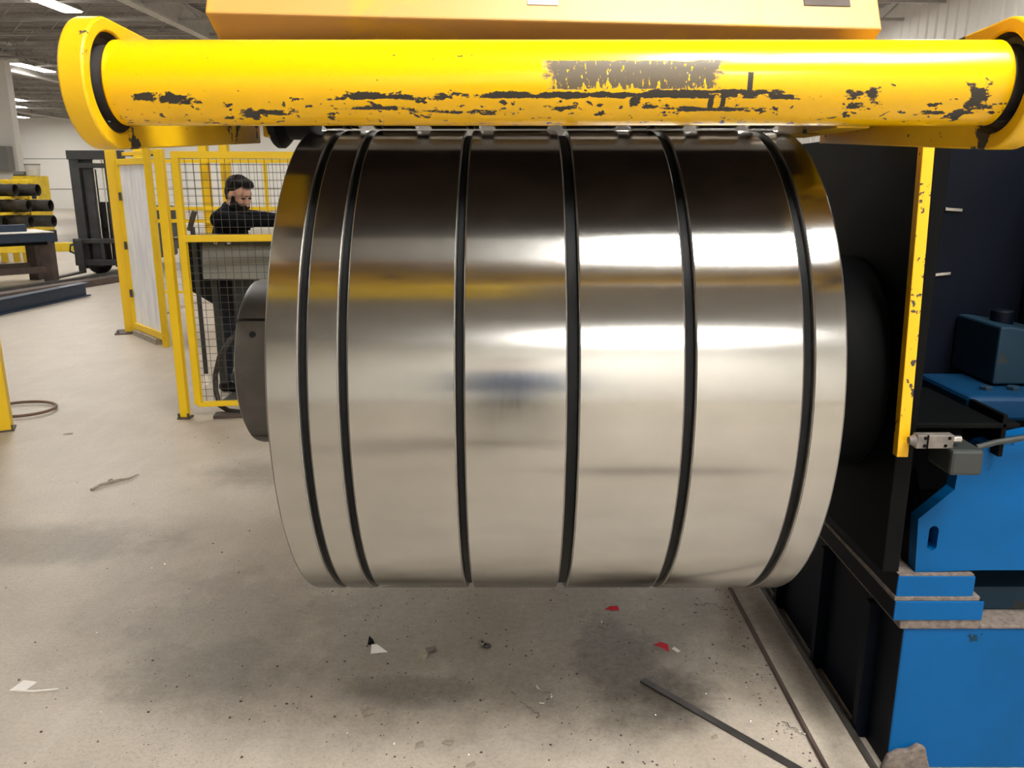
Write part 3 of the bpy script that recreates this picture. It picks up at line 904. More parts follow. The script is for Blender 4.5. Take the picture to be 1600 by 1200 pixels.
def mesh_panel(t, a, b, z0, z1, pitch, r, name='wire_mesh', org=(0, 0, 0)):
    a, b = Vector(a), Vector(b)
    d = b - a; ln = d.length; d.normalize()
    mb = MB()
    n = int(ln / pitch)
    for i in range(n + 1):
        p = a + d * (i * pitch)
        mb.bar((p.x, p.y, z0), (p.x, p.y, z1), r)
    k = int((z1 - z0) / pitch)
    for i in range(1, k + 1):
        z = z0 + i * pitch
        mb.bar((a.x, a.y - r, z), (b.x, b.y - r, z), r)
    o = mb.build(name, 'wire', t, origin=org)
    o['kind'] = 'stuff'
    return o
def fence(name, a, b, ztop, zmid, zbot, label, w=0.05, mids=(), pitch=0.05, wr=0.0027, cut=False, mesh_off=0.02):
    a, b = Vector((*a, 0)), Vector((*b, 0))
    t = thing(name, tuple(a), label, 'fence')
    og = tuple(a)
    def bar(p, q, ww, hh, nm):
        return MB().bar(p, q, ww, hh).build(nm, 'yellow_post', t, bevel=0.003, origin=og)
    d = (b - a).normalized()
    zf = 0.0 if mids else zbot
    bar((a.x, a.y, zf), (a.x, a.y, ztop), w, w, 'upright')
    bar((b.x, b.y, 0.0), (b.x, b.y, ztop), w, w, 'upright')
    for f in mids:
        p = a.lerp(b, f)
        bar((p.x, p.y, zbot), (p.x, p.y, ztop), w, w, 'upright')
    bar((a.x - d.x * w / 2, a.y - d.y * w / 2, ztop), (b.x, b.y, ztop), w, w, 'top_rail')
    for zm in zmid:
        bar((a.x, a.y, zm), (b.x, b.y, zm), w, w, 'middle_rail')
    bar((a.x, a.y, zbot), (b.x, b.y, zbot), w, w * 0.7, 'bottom_rail')
    nn = Vector((d.y, -d.x, 0)) * -mesh_off
    mesh_panel(t, a + nn, b + nn, zbot, ztop, pitch, wr, org=og)
    return t
fence('mesh_fence', (-2.165, 5.42), (-0.75, 5.62), 1.765, (1.235,), 0.105, 'yellow framed wire mesh fence in front of the grey console and the man', 0.045)
for z in (0.45, 1.30):
    pass
t = fence('mesh_fence', (-4.85, 11.2), (0.6, 11.25), 1.86, (1.245, 1.08), 0.12, 'farther yellow mesh fence behind the man', 0.045, (0.285, 0.55, 0.8), 0.1, 0.0035)
for x, y, h, lab in ((-4.39, 9.95, 2.5, 'yellow post just behind the top of the white gate'), (-4.18, 11.45, 2.45, 'tall yellow post rising behind the mesh fence, left of the pair'),
                     (-3.90, 11.45, 2.4, 'tall yellow post rising behind the mesh fence, right of the pair')):
    plate_post('guard_post', x, y, 0.11, h, lab, 0.22)
# floor plate by the fence foot
tag(MB().box((-1.93, 5.48, 0.012), (0.30, 0.10, 0.024), R(8)).build('floor_plate', 'brown_steel', bevel=0.002, origin=(-1.93, 5.48, 0)),
    'small dark steel plate lying at the foot of the mesh fence', 'plate')

# ================================================================ CONTROL CONSOLE
cs = thing('control_console', (-1.9, 5.9, 0), 'grey control console on a pedestal behind the mesh fence', 'console')
co = cs.location
def cp(mb, name, mat, bevel=0.003, smooth=None, parent=None):
    return mb.build(name, mat, parent or cs, smooth=smooth, bevel=bevel, origin=co)
cp(MB().prism([(5.74, 0.93), (6.02, 0.90), (6.02, 1.20), (5.80, 1.20), (5.77, 1.16)], -2.18, -1.66, 'X'), 'cabinet', 'grey_box', 0.008)
cp(MB().prism([(5.76, 0.93), (6.02, 0.92), (6.02, 1.17), (5.80, 1.17)], -1.655, -1.38, 'X'), 'side_cabinet', 'dark_grey', 0.006)
cp(MB().span((-2.36, 5.66, 1.205), (-1.3, 6.10, 1.225)), 'worktop', 'dark_steel', 0.004)
cp(MB().span((-2.02, 5.86, 0.02), (-1.86, 6.0, 0.92)), 'pedestal', 'dark_grey', 0.004)
cp(MB().span((-2.16, 5.78, 0.0), (-1.72, 6.08, 0.02)), 'foot_plate', 'dark_grey', 0.003)
cp(MB().span((-2.16, 5.84, 0.15), (-2.12, 5.88, 0.92)), 'leg', 'dark_grey', 0.003)
cp(MB().cyl((-2.165, 5.60, 0.28), (-2.165, 5.60, 1.30), 0.016, seg=10), 'rod', 'dark_grey', 0, 40)
cp(MB().cyl((-2.165, 5.60, 0.20), (-2.165, 5.60, 0.28), 0.03, 0.014, seg=10), 'rod_tip', 'paper', 0, 40)
cp(MB().box((-2.165, 5.60, 1.34), (0.03, 0.03, 0.14), mat=Matrix.Rotation(R(20), 3, 'Y')), 'rod_hook', 'dark_steel', 0.006)
cp(MB().prism([(-2.36, 1.20), (-2.16, 1.20), (-2.02, 0.92), (-2.02, 0.62), (-2.20, 0.72), (-2.36, 0.82)], 5.95, 6.05, 'Y'), 'cable_tray', 'rubber', 0.01)
for i, x in enumerate((-2.06, -1.97)):
    cp(MB().cyl((x, 5.72, 1.19), (x, 5.76, 1.19), 0.016, seg=12), 'connector', 'steel', 0, 30)
for i in range(4):
    cp(MB().cyl((-1.60 + i * 0.05, 5.772, 1.03 - 0.02 * (i % 2)), (-1.60 + i * 0.05, 5.745, 1.03 - 0.02 * (i % 2)), 0.017, seg=14), 'push_button', ['dark_steel', 'red', 'steel', 'black'][i], 0, 30)
cp(MB().box((-1.70, 5.80, 1.255), (0.24, 0.12, 0.06)), 'blue_tray', 'clear', 0.006)
cp(MB().cyl((-2.02, 5.84, 0.16), (-1.9, 5.84, 0.30), 0.08, seg=20), 'motor', 'dark_grey', 0.005, 40)
hs = MB().path([(-1.88, 5.72, 0.62), (-1.98, 5.62, 0.52), (-2.06, 5.60, 0.40), (-2.10, 5.60, 0.27), (-2.10, 5.58, 0.16), (-2.07, 5.55, 0.06), (-2.0, 5.52, 0.03), (-1.86, 5.5, 0.02), (-1.7, 5.48, 0.02)], 0.018, 10)\
    .build('black_hose', 'hose', smooth=60, origin=(-2.0, 5.55, 0.0))
tag(hs, 'thick black hose curving down behind the mesh by the mandrel', 'hose')

# ================================================================ PEOPLE
def remeshed(name, shapes, mat, parent, loc, voxel=0.007, smooth_it=6):
    """shapes: ('e', centre, radii, euler) ellipsoids and ('c', p, q, rp, rq) tapered capsules, fused into one skin"""
    mb = MB()
    def ball(mt, nu, nv):
        P = [mt @ Vector((0, 0, 1))]
        for a in range(1, nv):
            th = math.pi * a / nv
            P += [mt @ Vector((math.sin(th) * math.cos(2 * math.pi * k / nu), math.sin(th) * math.sin(2 * math.pi * k / nu), math.cos(th))) for k in range(nu)]
        P.append(mt @ Vector((0, 0, -1)))
        F = [(0, 1 + k, 1 + (k + 1) % nu) for k in range(nu)]
        for a in range(nv - 2):
            b = 1 + a * nu
            F += [(b + k, b + nu + k, b + nu + (k + 1) % nu, b + (k + 1) % nu) for k in range(nu)]
        b = 1 + (nv - 2) * nu
        F += [(b + k, len(P) - 1, b + (k + 1) % nu) for k in range(nu)]
        mb.add(P, F)
    for s in shapes:
        if s[0] == 'e':
            mt = Matrix.Translation(Vector(s[1])) @ (Matrix.Rotation(s[3][2], 4, 'Z') @ Matrix.Rotation(s[3][1], 4, 'Y') @ Matrix.Rotation(s[3][0], 4, 'X') if len(s) > 3 else Matrix.Identity(4)) @ Matrix.Diagonal((*s[2], 1))
            ball(mt, 24, 14)
        else:
            p, q, rp, rq = Vector(s[1]), Vector(s[2]), s[3], s[4]
            mb.cyl(p, q, rp, rq, 18)
            for c, r in ((p, rp), (q, rq)):
                ball(Matrix.Translation(c) @ Matrix.Scale(r, 4), 18, 10)
    me = bpy.data.meshes.new(name + '_raw')
    me.from_pydata(mb.v, [], mb.f)
    bm = bmesh.new(); bm.from_mesh(me)
    bmesh.ops.recalc_face_normals(bm, faces=bm.faces)
    bm.to_mesh(me); bm.free()
    tmp = bpy.data.objects.new(name + '_raw', me); col.objects.link(tmp)
    rm = tmp.modifiers.new('r', 'REMESH'); rm.mode = 'VOXEL'; rm.voxel_size = voxel; rm.use_smooth_shade = True
    sm = tmp.modifiers.new('s', 'SMOOTH'); sm.iterations = smooth_it; sm.factor = 0.5
    dg = bpy.context.evaluated_depsgraph_get()
    out = bpy.data.meshes.new_from_object(tmp.evaluated_get(dg))
    bpy.data.objects.remove(tmp)
    out.materials.clear(); out.materials.append(M[mat])
    out.polygons.foreach_set('use_smooth', [True] * len(out.polygons))
    o = bpy.data.objects.new(name, out); col.objects.link(o)
    o.parent = parent
    if parent is None:
        o.location = loc
    return o

def hand(W, d, n, side, rad=0.0095):
    """hand shapes: wrist W, finger direction d, palm normal n"""
    d = Vector(d).normalized(); n = Vector(n).normalized(); s = d.cross(n).normalized() * side
    W = Vector(W)
    out = []
    for k, (o, ln) in enumerate(((-0.030, 0.070), (-0.010, 0.080), (0.010, 0.075), (0.029, 0.058))):
        b = W + d * 0.085 + s * o
        out.append(('c', W + d * 0.02 + s * o * 0.6, b, 0.015, 0.012))
        m1 = b + d * ln * 0.5 + n * ln * 0.18
        m2 = m1 + d * ln * 0.32 + n * ln * 0.40
        out.append(('c', b, m1, rad, rad * 0.92)); out.append(('c', m1, m2, rad * 0.92, rad * 0.8))
    t0 = W + d * 0.03 - s * 0.03
    t1 = t0 + d * 0.035 - s * 0.025 + n * 0.012
    out.append(('c', t0, t1, 0.013, 0.011)); out.append(('c', t1, t1 + d * 0.03 - s * 0.004 + n * 0.008, 0.011, 0.009))
    return out

def build_person(loc, rz, label, top_mat, pose, hairy):
    """faces +X in its own frame; feet at z = 0"""
    p = pose
    H = p['height']; s = H / 1.75
    def V(x, y, z): return Vector((x, y, z)) * s
    hc = Vector(p['head']) * s           # head centre
    hp = R(p['head_pitch'])              # nod: + looks down
    Hm = Matrix.Translation(hc) @ Matrix.Rotation(R(p['head_yaw']), 4, 'Z') @ Matrix.Rotation(hp, 4, 'Y') @ Matrix.Scale(s, 4)
    def hv(x, y, z): return Hm @ Vector((x, y, z))
    eu = (0, hp, R(p['head_yaw']))
    root_shapes = []
    E = lambda c, r, e=(0, 0, 0): ('e', hv(*c), Vector(r) * s, eu)
    body = [E((-0.005, 0, 0.035), (0.095, 0.075, 0.088)), E((0.022, 0, -0.045), (0.072, 0.060, 0.080)), E((0.060, 0, -0.095), (0.030, 0.032, 0.026)),
            E((0.083, 0, 0.040), (0.018, 0.052, 0.030)), E((0.082, 0, 0.020), (0.014, 0.052, 0.010)),
            ('c', hv(0.092, 0, 0.008), hv(0.114, 0, -0.034), 0.011 * s, 0.015 * s), E((0.103, 0, -0.037), (0.014, 0.019, 0.010)),
            E((0.072, 0.036, -0.020), (0.024, 0.022, 0.024)), E((0.072, -0.036, -0.020), (0.024, 0.022, 0.024)),
            E((0.090, 0, -0.066), (0.013, 0.024, 0.007)), E((0.088, 0, -0.078), (0.013, 0.021, 0.007)),
            E((-0.008, 0.079, -0.005), (0.019, 0.010, 0.031)), E((-0.008, -0.079, -0.005), (0.019, 0.010, 0.031))]
    neck = Vector(p['neck']) * s
    body += [('c', neck, hv(-0.015, 0, -0.055), 0.066 * s, 0.058 * s)]
    pel = Vector(p['pelvis']) * s
    chest = Vector(p['chest']) * s
    torso = [('e', chest, Vector((0.125, 0.185, 0.19)) * s, (0, R(p['lean']), 0)), ('e', pel, Vector((0.12, 0.165, 0.13)) * s),
             ('e', (chest + pel) / 2, Vector((0.115, 0.155, 0.20)) * s, (0, R(p['lean']), 0)),
             ('c', neck - Vector((0, 0, 0.035)) * s, neck + Vector((0, 0, 0.01)) * s, 0.085 * s, 0.070 * s)]
    sleeves, hands = [], []
    for side, key in ((1, 'L'), (-1, 'R')):
        sh, el, wr, hd_, hn = p['arm' + key]
        sh, el, wr = Vector(sh) * s, Vector(el) * s, Vector(wr) * s
        sleeves += [('c', neck + Vector((-0.01, side * 0.06, -0.03)) * s, sh, 0.07 * s, 0.068 * s), ('c', sh, el, 0.070 * s, 0.058 * s), ('c', el, wr, 0.058 * s, 0.042 * s)]
        hands += [('c', (el + wr) / 2, wr, 0.034 * s, 0.026 * s)] + hand(wr, hd_, hn, side)
    legs, shoes = [], []
    for side, key in ((1, 'L'), (-1, 'R')):
        hip, kn, an = [Vector(q) * s for q in p['leg' + key]]
        legs += [('c', hip, kn, 0.088 * s, 0.060 * s), ('c', kn, an, 0.060 * s, 0.046 * s)]
        shoes += [('c', an + Vector((-0.02, 0, -0.045)) * s, an + Vector((0.13, 0, -0.055)) * s, 0.042 * s, 0.036 * s), ('c', an, an + Vector((0, 0, -0.04)) * s, 0.04 * s, 0.042 * s)]
    inner = [(k[0], k[1], Vector(k[2]) * 0.93, *k[3:]) if k[0] == 'e' else ('c', k[1], k[2], k[3] * 0.9, k[4] * 0.9) for k in torso + sleeves + legs]
    root = remeshed('person', body + hands + inner, 'skin', None, loc, 0.0062, 3)
    root.rotation_euler = (0, 0, R(rz))
    tag(root, label, 'person')
    remeshed('sweater' if hairy else 'shirt', torso + sleeves, top_mat, root, None, 0.010, 6)
    remeshed('trousers', legs + [('e', pel - Vector((0, 0, 0.03)) * s, Vector((0.126, 0.172, 0.125)) * s)], 'trousers', root, None, 0.011, 6)
    remeshed('shoes', shoes, 'rubber', root, None, 0.009, 4)
    hair = [E((-0.030, 0, 0.062), (0.098, 0.086, 0.080)), E((-0.055, 0, 0.015), (0.060, 0.082, 0.085)), E((0.040, 0, 0.116), (0.060, 0.066, 0.032)),
            E((0.080, 0.0, 0.108), (0.024, 0.054, 0.022)), E((-0.07, 0, -0.035), (0.032, 0.058, 0.05))]
    rnd = random.Random(3)
    for i in range(46):
        a, e = rnd.uniform(-2.2, 2.2), rnd.uniform(0.15, 1.4)
        rr = 0.016
        hair.append(E((-0.010 + 0.100 * math.cos(e) * math.cos(a + math.pi) * (1 if math.cos(a + math.pi) < 0 else 0.95), 0.083 * math.cos(e) * math.sin(a), 0.066 + 0.072 * math.sin(e)), (rr, rr, rr)))
    # the forehead stays free: hair shapes that reach the face are kept above the brow
    hair = [h for h in hair]
    remeshed('hair', hair, 'hair', root, None, 0.0055, 2)
    if hairy:
        beard = [E((0.052, 0, -0.092), (0.056, 0.064, 0.046)), E((0.016, 0.062, -0.038), (0.016, 0.014, 0.046)), E((0.016, -0.062, -0.038), (0.016, 0.014, 0.046)),
                 E((0.036, 0.050, -0.068), (0.052, 0.026, 0.042)), E((0.036, -0.050, -0.068), (0.052, 0.026, 0.042)),
                 E((0.094, 0.014, -0.056), (0.017, 0.022, 0.011)), E((0.094, -0.014, -0.056), (0.017, 0.022, 0.011)), E((0.074, 0, -0.098), (0.030, 0.034, 0.018)),
                 E((0.082, 0.030, -0.070), (0.016, 0.012, 0.018)), E((0.082, -0.030, -0.070), (0.016, 0.012, 0.018)),
                 E((0.045, 0, -0.125), (0.036, 0.042, 0.024))]
        remeshed('beard', beard, 'hair', root, None, 0.005, 2)
        brows = [('c', hv(0.097, sy * 0.016, 0.034), hv(0.080, sy * 0.050, 0.036), 0.0065 * s, 0.0045 * s) for sy in (1, -1)]
        remeshed('eyebrows', brows, 'hair', root, None, 0.003, 1)
        eyes = [E((0.087, sy * 0.033, 0.010), (0.011, 0.017, 0.008)) for sy in (1, -1)]
        remeshed('eyes', eyes, 'hair', root, None, 0.0025, 1)
    return root

worker_pose = dict(height=1.70, head=(0.115, 0, 1.545), head_pitch=24, head_yaw=-22, neck=(0.035, 0, 1.425), chest=(0.02, 0, 1.225), pelvis=(-0.05, 0, 0.93), lean=8,
    armL=((0.04, 0.195, 1.365), (0.32, 0.235, 1.34), (0.58, 0.20, 1.37), (1, 0, -0.15), (0, 0, -1)),
    armR=((0.04, -0.195, 1.365), (0.30, -0.22, 1.345), (0.56, -0.16, 1.365), (1, 0.2, -0.2), (0, 0, -1)),
    legL=((-0.05, 0.09, 0.90), (0.0, 0.11, 0.50), (-0.03, 0.12, 0.085)), legR=((-0.05, -0.09, 0.90), (0.01, -0.11, 0.50), (-0.06, -0.12, 0.085)))
build_person((-2.17, 6.30, -0.0), -8, 'bearded man in a black sweater looking down, standing behind the mesh fence', 'sweater', worker_pose, True)

photo_pose = dict(height=1.75, head=(0.02, 0, 1.63), head_pitch=8, head_yaw=0, neck=(-0.01, 0, 1.50), chest=(0.0, 0, 1.29), pelvis=(-0.01, 0, 0.97), lean=0,
    armL=((0.0, 0.19, 1.42), (0.10, 0.24, 1.15), (0.26, 0.10, 1.36), (0.35, -0.3, 0.9), (0, -1, 0)),
    armR=((0.0, -0.19, 1.42), (0.10, -0.24, 1.15), (0.26, -0.10, 1.36), (0.35, 0.3, 0.9), (0, 1, 0)),
    legL=((-0.01, 0.09, 0.94), (0.01, 0.11, 0.52), (-0.02, 0.12, 0.085)), legR=((-0.01, -0.09, 0.94), (0.01, -0.11, 0.52), (-0.02, -0.12, 0.085)))
build_person((0.0, -0.52, 0), 90, 'standing person in a blue shirt, dimly mirrored in the middle strip coil', 'shirt_blue', photo_pose, False)

# ================================================================ LEFT BACKGROUND
# forklift seen from the front
FX = 0.27
fk = thing('forklift', (-7.25, 15.2, 0), 'dark charcoal forklift parked behind the yellow guard post', 'forklift')
fo = fk.location
def fp_(mb, name, mat='forklift', bevel=0.006, smooth=None, parent=None):
    mb.v = [(p[0] + FX, p[1], p[2]) for p in mb.v]
    return mb.build(name, mat, parent or fk, smooth=smooth, bevel=bevel, origin=fo)
for sx in (-1, 1):
    x = -7.35 + sx * 0.36
    fp_(MB().span((x - 0.09, 14.30, 0.12), (x + 0.07, 14.44, 2.10)), 'mast_channel')
    fp_(MB().span((x - sx * 0.17 - 0.08, 14.37, 0.14), (x - sx * 0.17 + 0.08, 14.48, 2.05)), 'inner_channel')
    fp_(MB().cyl((x - sx * 0.29, 14.38, 0.25), (x - sx * 0.29, 14.38, 1.95), 0.012, seg=8), 'lift_chain', 'steel', 0, 40)
    fp_(MB().cyl((x - sx * 0.02 - 0.11, 14.75, 0.31), (x - sx * 0.02 + 0.11, 14.75, 0.31), 0.31, seg=32), 'front_wheel', 'tyre', 0.03, 35)
    fp_(MB().span((x + sx * 0.02 - 0.055, 14.16, 0.09), (x + sx * 0.02 + 0.055 - sx * 0.0, 14.21, 0.62)), 'fork_shank')
    fp_(MB().span((x + sx * 0.02 - 0.055, 13.25, 0.055), (x + sx * 0.02 + 0.055, 14.21, 0.09)), 'fork_blade')
fp_(MB().span((-7.82, 14.28, 1.96), (-6.90, 14.46, 2.11)), 'mast_crossbar')
fp_(MB().span((-7.70, 14.30, 1.82), (-7.00, 14.34, 1.90)), 'mast_tie')
fp_(MB().cyl((-7.45, 14.42, 0.3), (-7.45, 14.42, 1.80), 0.04, seg=16), 'lift_cylinder', 'dark_steel', 0, 40)
fp_(MB().span((-7.85, 14.20, 0.56), (-6.85, 14.27, 0.64)), 'carriage_bar')
fp_(MB().span((-7.85, 14.20, 0.18), (-6.85, 14.27, 0.28)), 'carriage_bar')
for x in (-7.82, -7.35, -6.88):
    fp_(MB().span((x - 0.03, 14.205, 0.18), (x + 0.03, 14.265, 0.64)), 'carriage_post')
fp_(MB().span((-7.80, 14.62, 0.20), (-6.85, 16.2, 0.85)), 'chassis', 'forklift', 0.04)
fp_(MB().span((-7.74, 14.55, 0.80), (-6.94, 14.75, 1.25)), 'dash_panel')
fp_(MB().prism([(15.5, 0.3), (16.55, 0.3), (16.6, 0.95), (16.3, 1.15), (15.5, 1.15)], -7.80, -6.88, 'X'), 'counterweight', 'forklift', 0.05)
fp_(MB().span((-7.60, 15.3, 1.15), (-7.10, 15.42, 1.65)), 'seat_back', 'rubber', 0.05)
for x in (-7.74, -6.94):
    fp_(MB().bar((x, 14.72, 1.2), (x, 15.0, 2.08), 0.05), 'guard_pillar')
    fp_(MB().bar((x, 16.1, 1.1), (x, 16.0, 2.08), 0.05), 'guard_pillar')
    fp_(MB().bar((x, 15.0, 2.08), (x, 16.0, 2.08), 0.06), 'guard_rail')
for k in range(5):
    fp_(MB().span((-7.74, 15.05 + 0.22 * k, 2.06), (-6.94, 15.10 + 0.22 * k, 2.09)), 'guard_slat')
for k, x in enumerate((-7.16, -7.08, -7.00)):
    fp_(MB().cyl((x, 14.66, 1.20), (x + 0.02, 14.60, 1.50), 0.009, seg=8), 'control_lever', 'paper', 0, 40)
    fp_(MB().cyl((x + 0.02, 14.60, 1.49), (x + 0.021, 14.597, 1.53), 0.02, seg=10), 'lever_knob', 'black', 0, 40)
fp_(MB().span((-7.72, 14.60, 0.34), (-7.52, 14.618, 0.52)), 'head_panel', 'grey_box', 0.01)
fp_(MB().path([(-7.75, 14.5, 0.62), (-7.95, 14.3, 0.52), (-7.96, 14.28, 0.42), (-7.80, 14.3, 0.34)], 0.02, 8), 'side_hose', 'hose', 0, 50)

# scale table
tb = thing('scale_table', (-8.2, 12.8, 0), 'dark navy steel table marked SCALE 2 at the left edge', 'table')
to = tb.location
def tp(mb, name, mat='navy', bevel=0.006, parent=None):
    return mb.build(name, mat, parent or tb, bevel=bevel, origin=to)
ta, tb_ = Vector((-7.25, 13.05, 0)), Vector((-8.8, 11.55, 0))      # front edge runs toward the viewer on the left
tdir = (tb_ - ta).normalized(); tn = Vector((tdir.y, -tdir.x, 0))
if tn.y < 0: tn = -tn
def tpt(s, o, z):
    q = ta + tdir * s + tn * o
    return (q.x, q.y, z)
TL = (tb_ - ta).length
rz = math.atan2(tdir.y, tdir.x)
tp(MB().bar(tpt(0, 0.03, 0.735), tpt(TL, 0.03, 0.735), 0.06, 0.15), 'front_beam')
tp(MB().bar(tpt(0, 1.0, 0.735), tpt(TL, 1.0, 0.735), 0.06, 0.15), 'rear_beam')
tp(MB().bar(tpt(0.0, 0.5, 0.822), tpt(TL, 0.5, 0.822), 1.06, 0.018), 'table_top', 'girder')
for s in (0.09, TL - 0.1):
    for o_ in (0.09, 0.95):
        tp(MB().bar(tpt(s, o_, 0), tpt(s, o_, 0.68), 0.16, 0.16), 'leg', 'brown_steel')
tp(MB().bar(tpt(0.05, 0.09, 0.24), tpt(TL, 0.09, 0.24), 0.08, 0.10), 'lower_beam', 'brown_steel')
tp(MB().bar(tpt(0.05, 0.95, 0.24), tpt(TL, 0.95, 0.24), 0.08, 0.10), 'lower_beam', 'brown_steel')
tp(MB().bar(tpt(0.07, 0.02, 0.655), tpt(TL, 0.02, 0.655), 0.05, 0.05), 'shadow_bar', 'black')  # black bar standing in for the shadow under the front beam
tm = Matrix((-tdir, tn, Vector((0, 0, 1)))).transposed()
text_mesh('SCALE 2', 'lettering', 0.085, 'letter', tb, tpt(1.12, -0.004, 0.735), (tm @ Matrix.Rotation(R(90), 3, 'X')).to_euler(), 0.002)
bxm = Matrix.Rotation(rz, 3, 'Z')
o = MB().box(tpt(1.32, 0.16, 0.905), (0.36, 0.22, 0.145), rz).build('grey_box', 'grey_box', bevel=0.01, origin=tpt(1.32, 0.16, 0.832))
tag(o, 'pale grey box standing on the navy scale table', 'box')
MB().box(tpt(1.20, 0.046, 0.905), (0.03, 0.012, 0.12), rz).build('clasp', 'dark_steel', o, origin=tpt(1.32, 0.16, 0.832))
o = MB().bar(tpt(0.30, 0.35, 0.885), tpt(0.95, 0.35, 0.885), 0.14, 0.105).build('steel_block', 'navy', bevel=0.006, origin=tpt(0.6, 0.35, 0.832))
tag(o, 'short dark navy steel block on the scale table', 'steel block')

# rails and beam on the floor
def ibeam(a, b, w, h, t=0.018):
    a, b = Vector(a), Vector(b)
    mb = MB()
    z = Vector((0, 0, 1))
    mb.bar(a + z * t / 2, b + z * t / 2, w, t).bar(a + z * (h - t / 2), b + z * (h - t / 2), w, t).bar(a + z * h / 2, b + z * h / 2, t, h - 2 * t)
    return mb
o = ibeam((-6.15, 11.7, 0), (-6.55, 8.2, 0), 0.15, 0.19).build('steel_beam', 'navy', bevel=0.003, origin=(-6.3, 10, 0))
tag(o, 'navy steel I-beam lying on the floor with its end toward the gate', 'steel beam')
o = MB().bar((-6.25, 14.4, 0.05), (-7.55, 9.4, 0.05), 0.22, 0.10).build('floor_rail', 'brown_steel', bevel=0.004, origin=(-6.9, 12, 0))
tag(o, 'long brown rail on the floor running toward the forklift', 'rail')
o = MB().bar((-6.75, 14.6, 0.04), (-8.1, 9.6, 0.04), 0.10, 0.08).build('floor_rail', 'dark_steel', bevel=0.004, origin=(-7.4, 12, 0))
tag(o, 'thinner grey rail on the floor beside the long brown one', 'rail')

# tube rack and tubes
rk = thing('tube_rack', (-11.2, 16.6, 0), 'yellow rack holding three tiers of dark steel tubes', 'rack')
ro = rk.location
for x, y in ((-10.42, 16.75), (-10.17, 16.75), (-9.97, 16.75), (-9.77, 16.75)):
    x += 0.05
    MB().span((x - 0.05, y - 0.05, 0), (x + 0.05, y + 0.05, 1.62)).build('rack_post', 'yellow_far', rk, bevel=0.005, origin=ro)
    for z in (0.72, 1.02, 1.32):
        MB().span((x - 0.03, 15.75, z - 0.05), (x + 0.03, y, z)).build('support_arm', 'yellow_far', rk, bevel=0.004, origin=ro)
MB().span((-11.5, 16.72, 1.56), (-9.6, 16.80, 1.64)).build('top_rail', 'yellow_far', rk, bevel=0.005, origin=ro)
tiers = [(1.32, (-9.33, -9.62, -9.88)), (1.02, (-9.12, -9.40, -9.85)), (0.72, (-9.10, -9.40, -9.75))]
wordz = ['top', 'middle', 'lowest']; wordx = ['reaching farthest right', 'of middle reach', 'ending farthest left']
for ti, (z, ends) in enumerate(tiers):
    for k, xe in enumerate(ends):
        y = 16.45 - 0.26 * k
        rr = 0.115
        c = (xe, y, z + rr)
        mb = MB().lathe([(0, rr), (0, rr - 0.014), (-2.6, rr - 0.014), (-2.6, rr)], 28, 'X', c)
        o = mb.build('steel_tube', 'tube_steel', smooth=40, origin=(xe, y, z))
        tag(o, 'dark tube on the %s tier of the yellow rack, %s' % (wordz[ti], wordx[k]), 'tube', 'dark tubes on the yellow rack')
# yellow barrier rail behind the table
br = thing('barrier_rail', (-9.5, 14.4, 0), 'low yellow barrier rail behind the navy table', 'barrier')
MB().bar((-11.5, 13.9, 0.44), (-8.0, 15.0, 0.44), 0.08, 0.16).build('rail', 'yellow_far', br, bevel=0.006, origin=br.location)
for x, y in ((-10.2, 14.31), (-8.5, 14.84)):
    MB().span((x - 0.05, y - 0.03, 0), (x + 0.05, y + 0.05, 0.40)).build('rail_post', 'yellow_far', br, bevel=0.005, origin=br.location)
plate_post('guard_post', -8.55, 17.6, 0.05, 1.15, 'thin pale yellow post left of the forklift mast', 0.12, 0, 'yellow_far', group=None)
# yellow machine with a hopper far behind
ym = thing('hopper_machine', (-12.9, 22.5, 0), 'small yellow machine with a milky hopper above the tube rack', 'machine')
yo = ym.location
MB().span((-13.25, 22.2, 0.3), (-12.60, 22.8, 1.74)).build('cabinet', 'yellow_far', ym, bevel=0.02, origin=yo)
MB().span((-12.92, 22.18, 1.15), (-12.66, 22.21, 1.45)).build('panel', 'navy', ym, bevel=0.01, origin=yo)
MB().cyl((-12.83, 22.5, 1.74), (-12.83, 22.5, 2.02), 0.16, 0.19, seg=32).build('hopper', 'clear', ym, smooth=40, bevel=0.01, origin=yo)
MB().lathe([(2.02, 0.19), (2.05, 0.20), (2.05, 0.17), (2.02, 0.17)], 32, 'Z', (-12.83, 22.5, 0)).build('hopper_rim', 'grey_box', ym, smooth=30, origin=yo)
MB().cyl((-13.35, 22.5, 1.80), (-13.05, 22.5, 1.80), 0.06, seg=16).build('blower', 'grey_box', ym, smooth=40, origin=yo)
MB().span((-13.3, 22.25, 0.0), (-12.55, 22.75, 0.3)).build('base', 'dark_grey', ym, origin=yo)
o = MB().span((-16.4, 24.7, 1.9), (-14.75, 24.98, 2.6)).build('wall_cabinet', 'grey_box', bevel=0.02, origin=(-15.5, 24.85, 1.9))
tag(o, 'grey cabinet on the white partition at the left edge', 'cabinet')

# hose loop at left post
pts = []
for i in range(40):
    t = R(-150 + 300 * i / 39)
    pts.append((-3.52 + 0.235 * math.cos(t), 5.60 + 0.20 * math.sin(t), 0.02 + 0.02 * (i % 2) * 0))
ho = MB().path(pts, 0.011, 8).build('hose_loop', 'brown_hose', smooth=60, origin=(-3.5, 5.6, 0))
tag(ho, 'loop of brown hose on the floor beside the leftmost yellow post', 'hose')

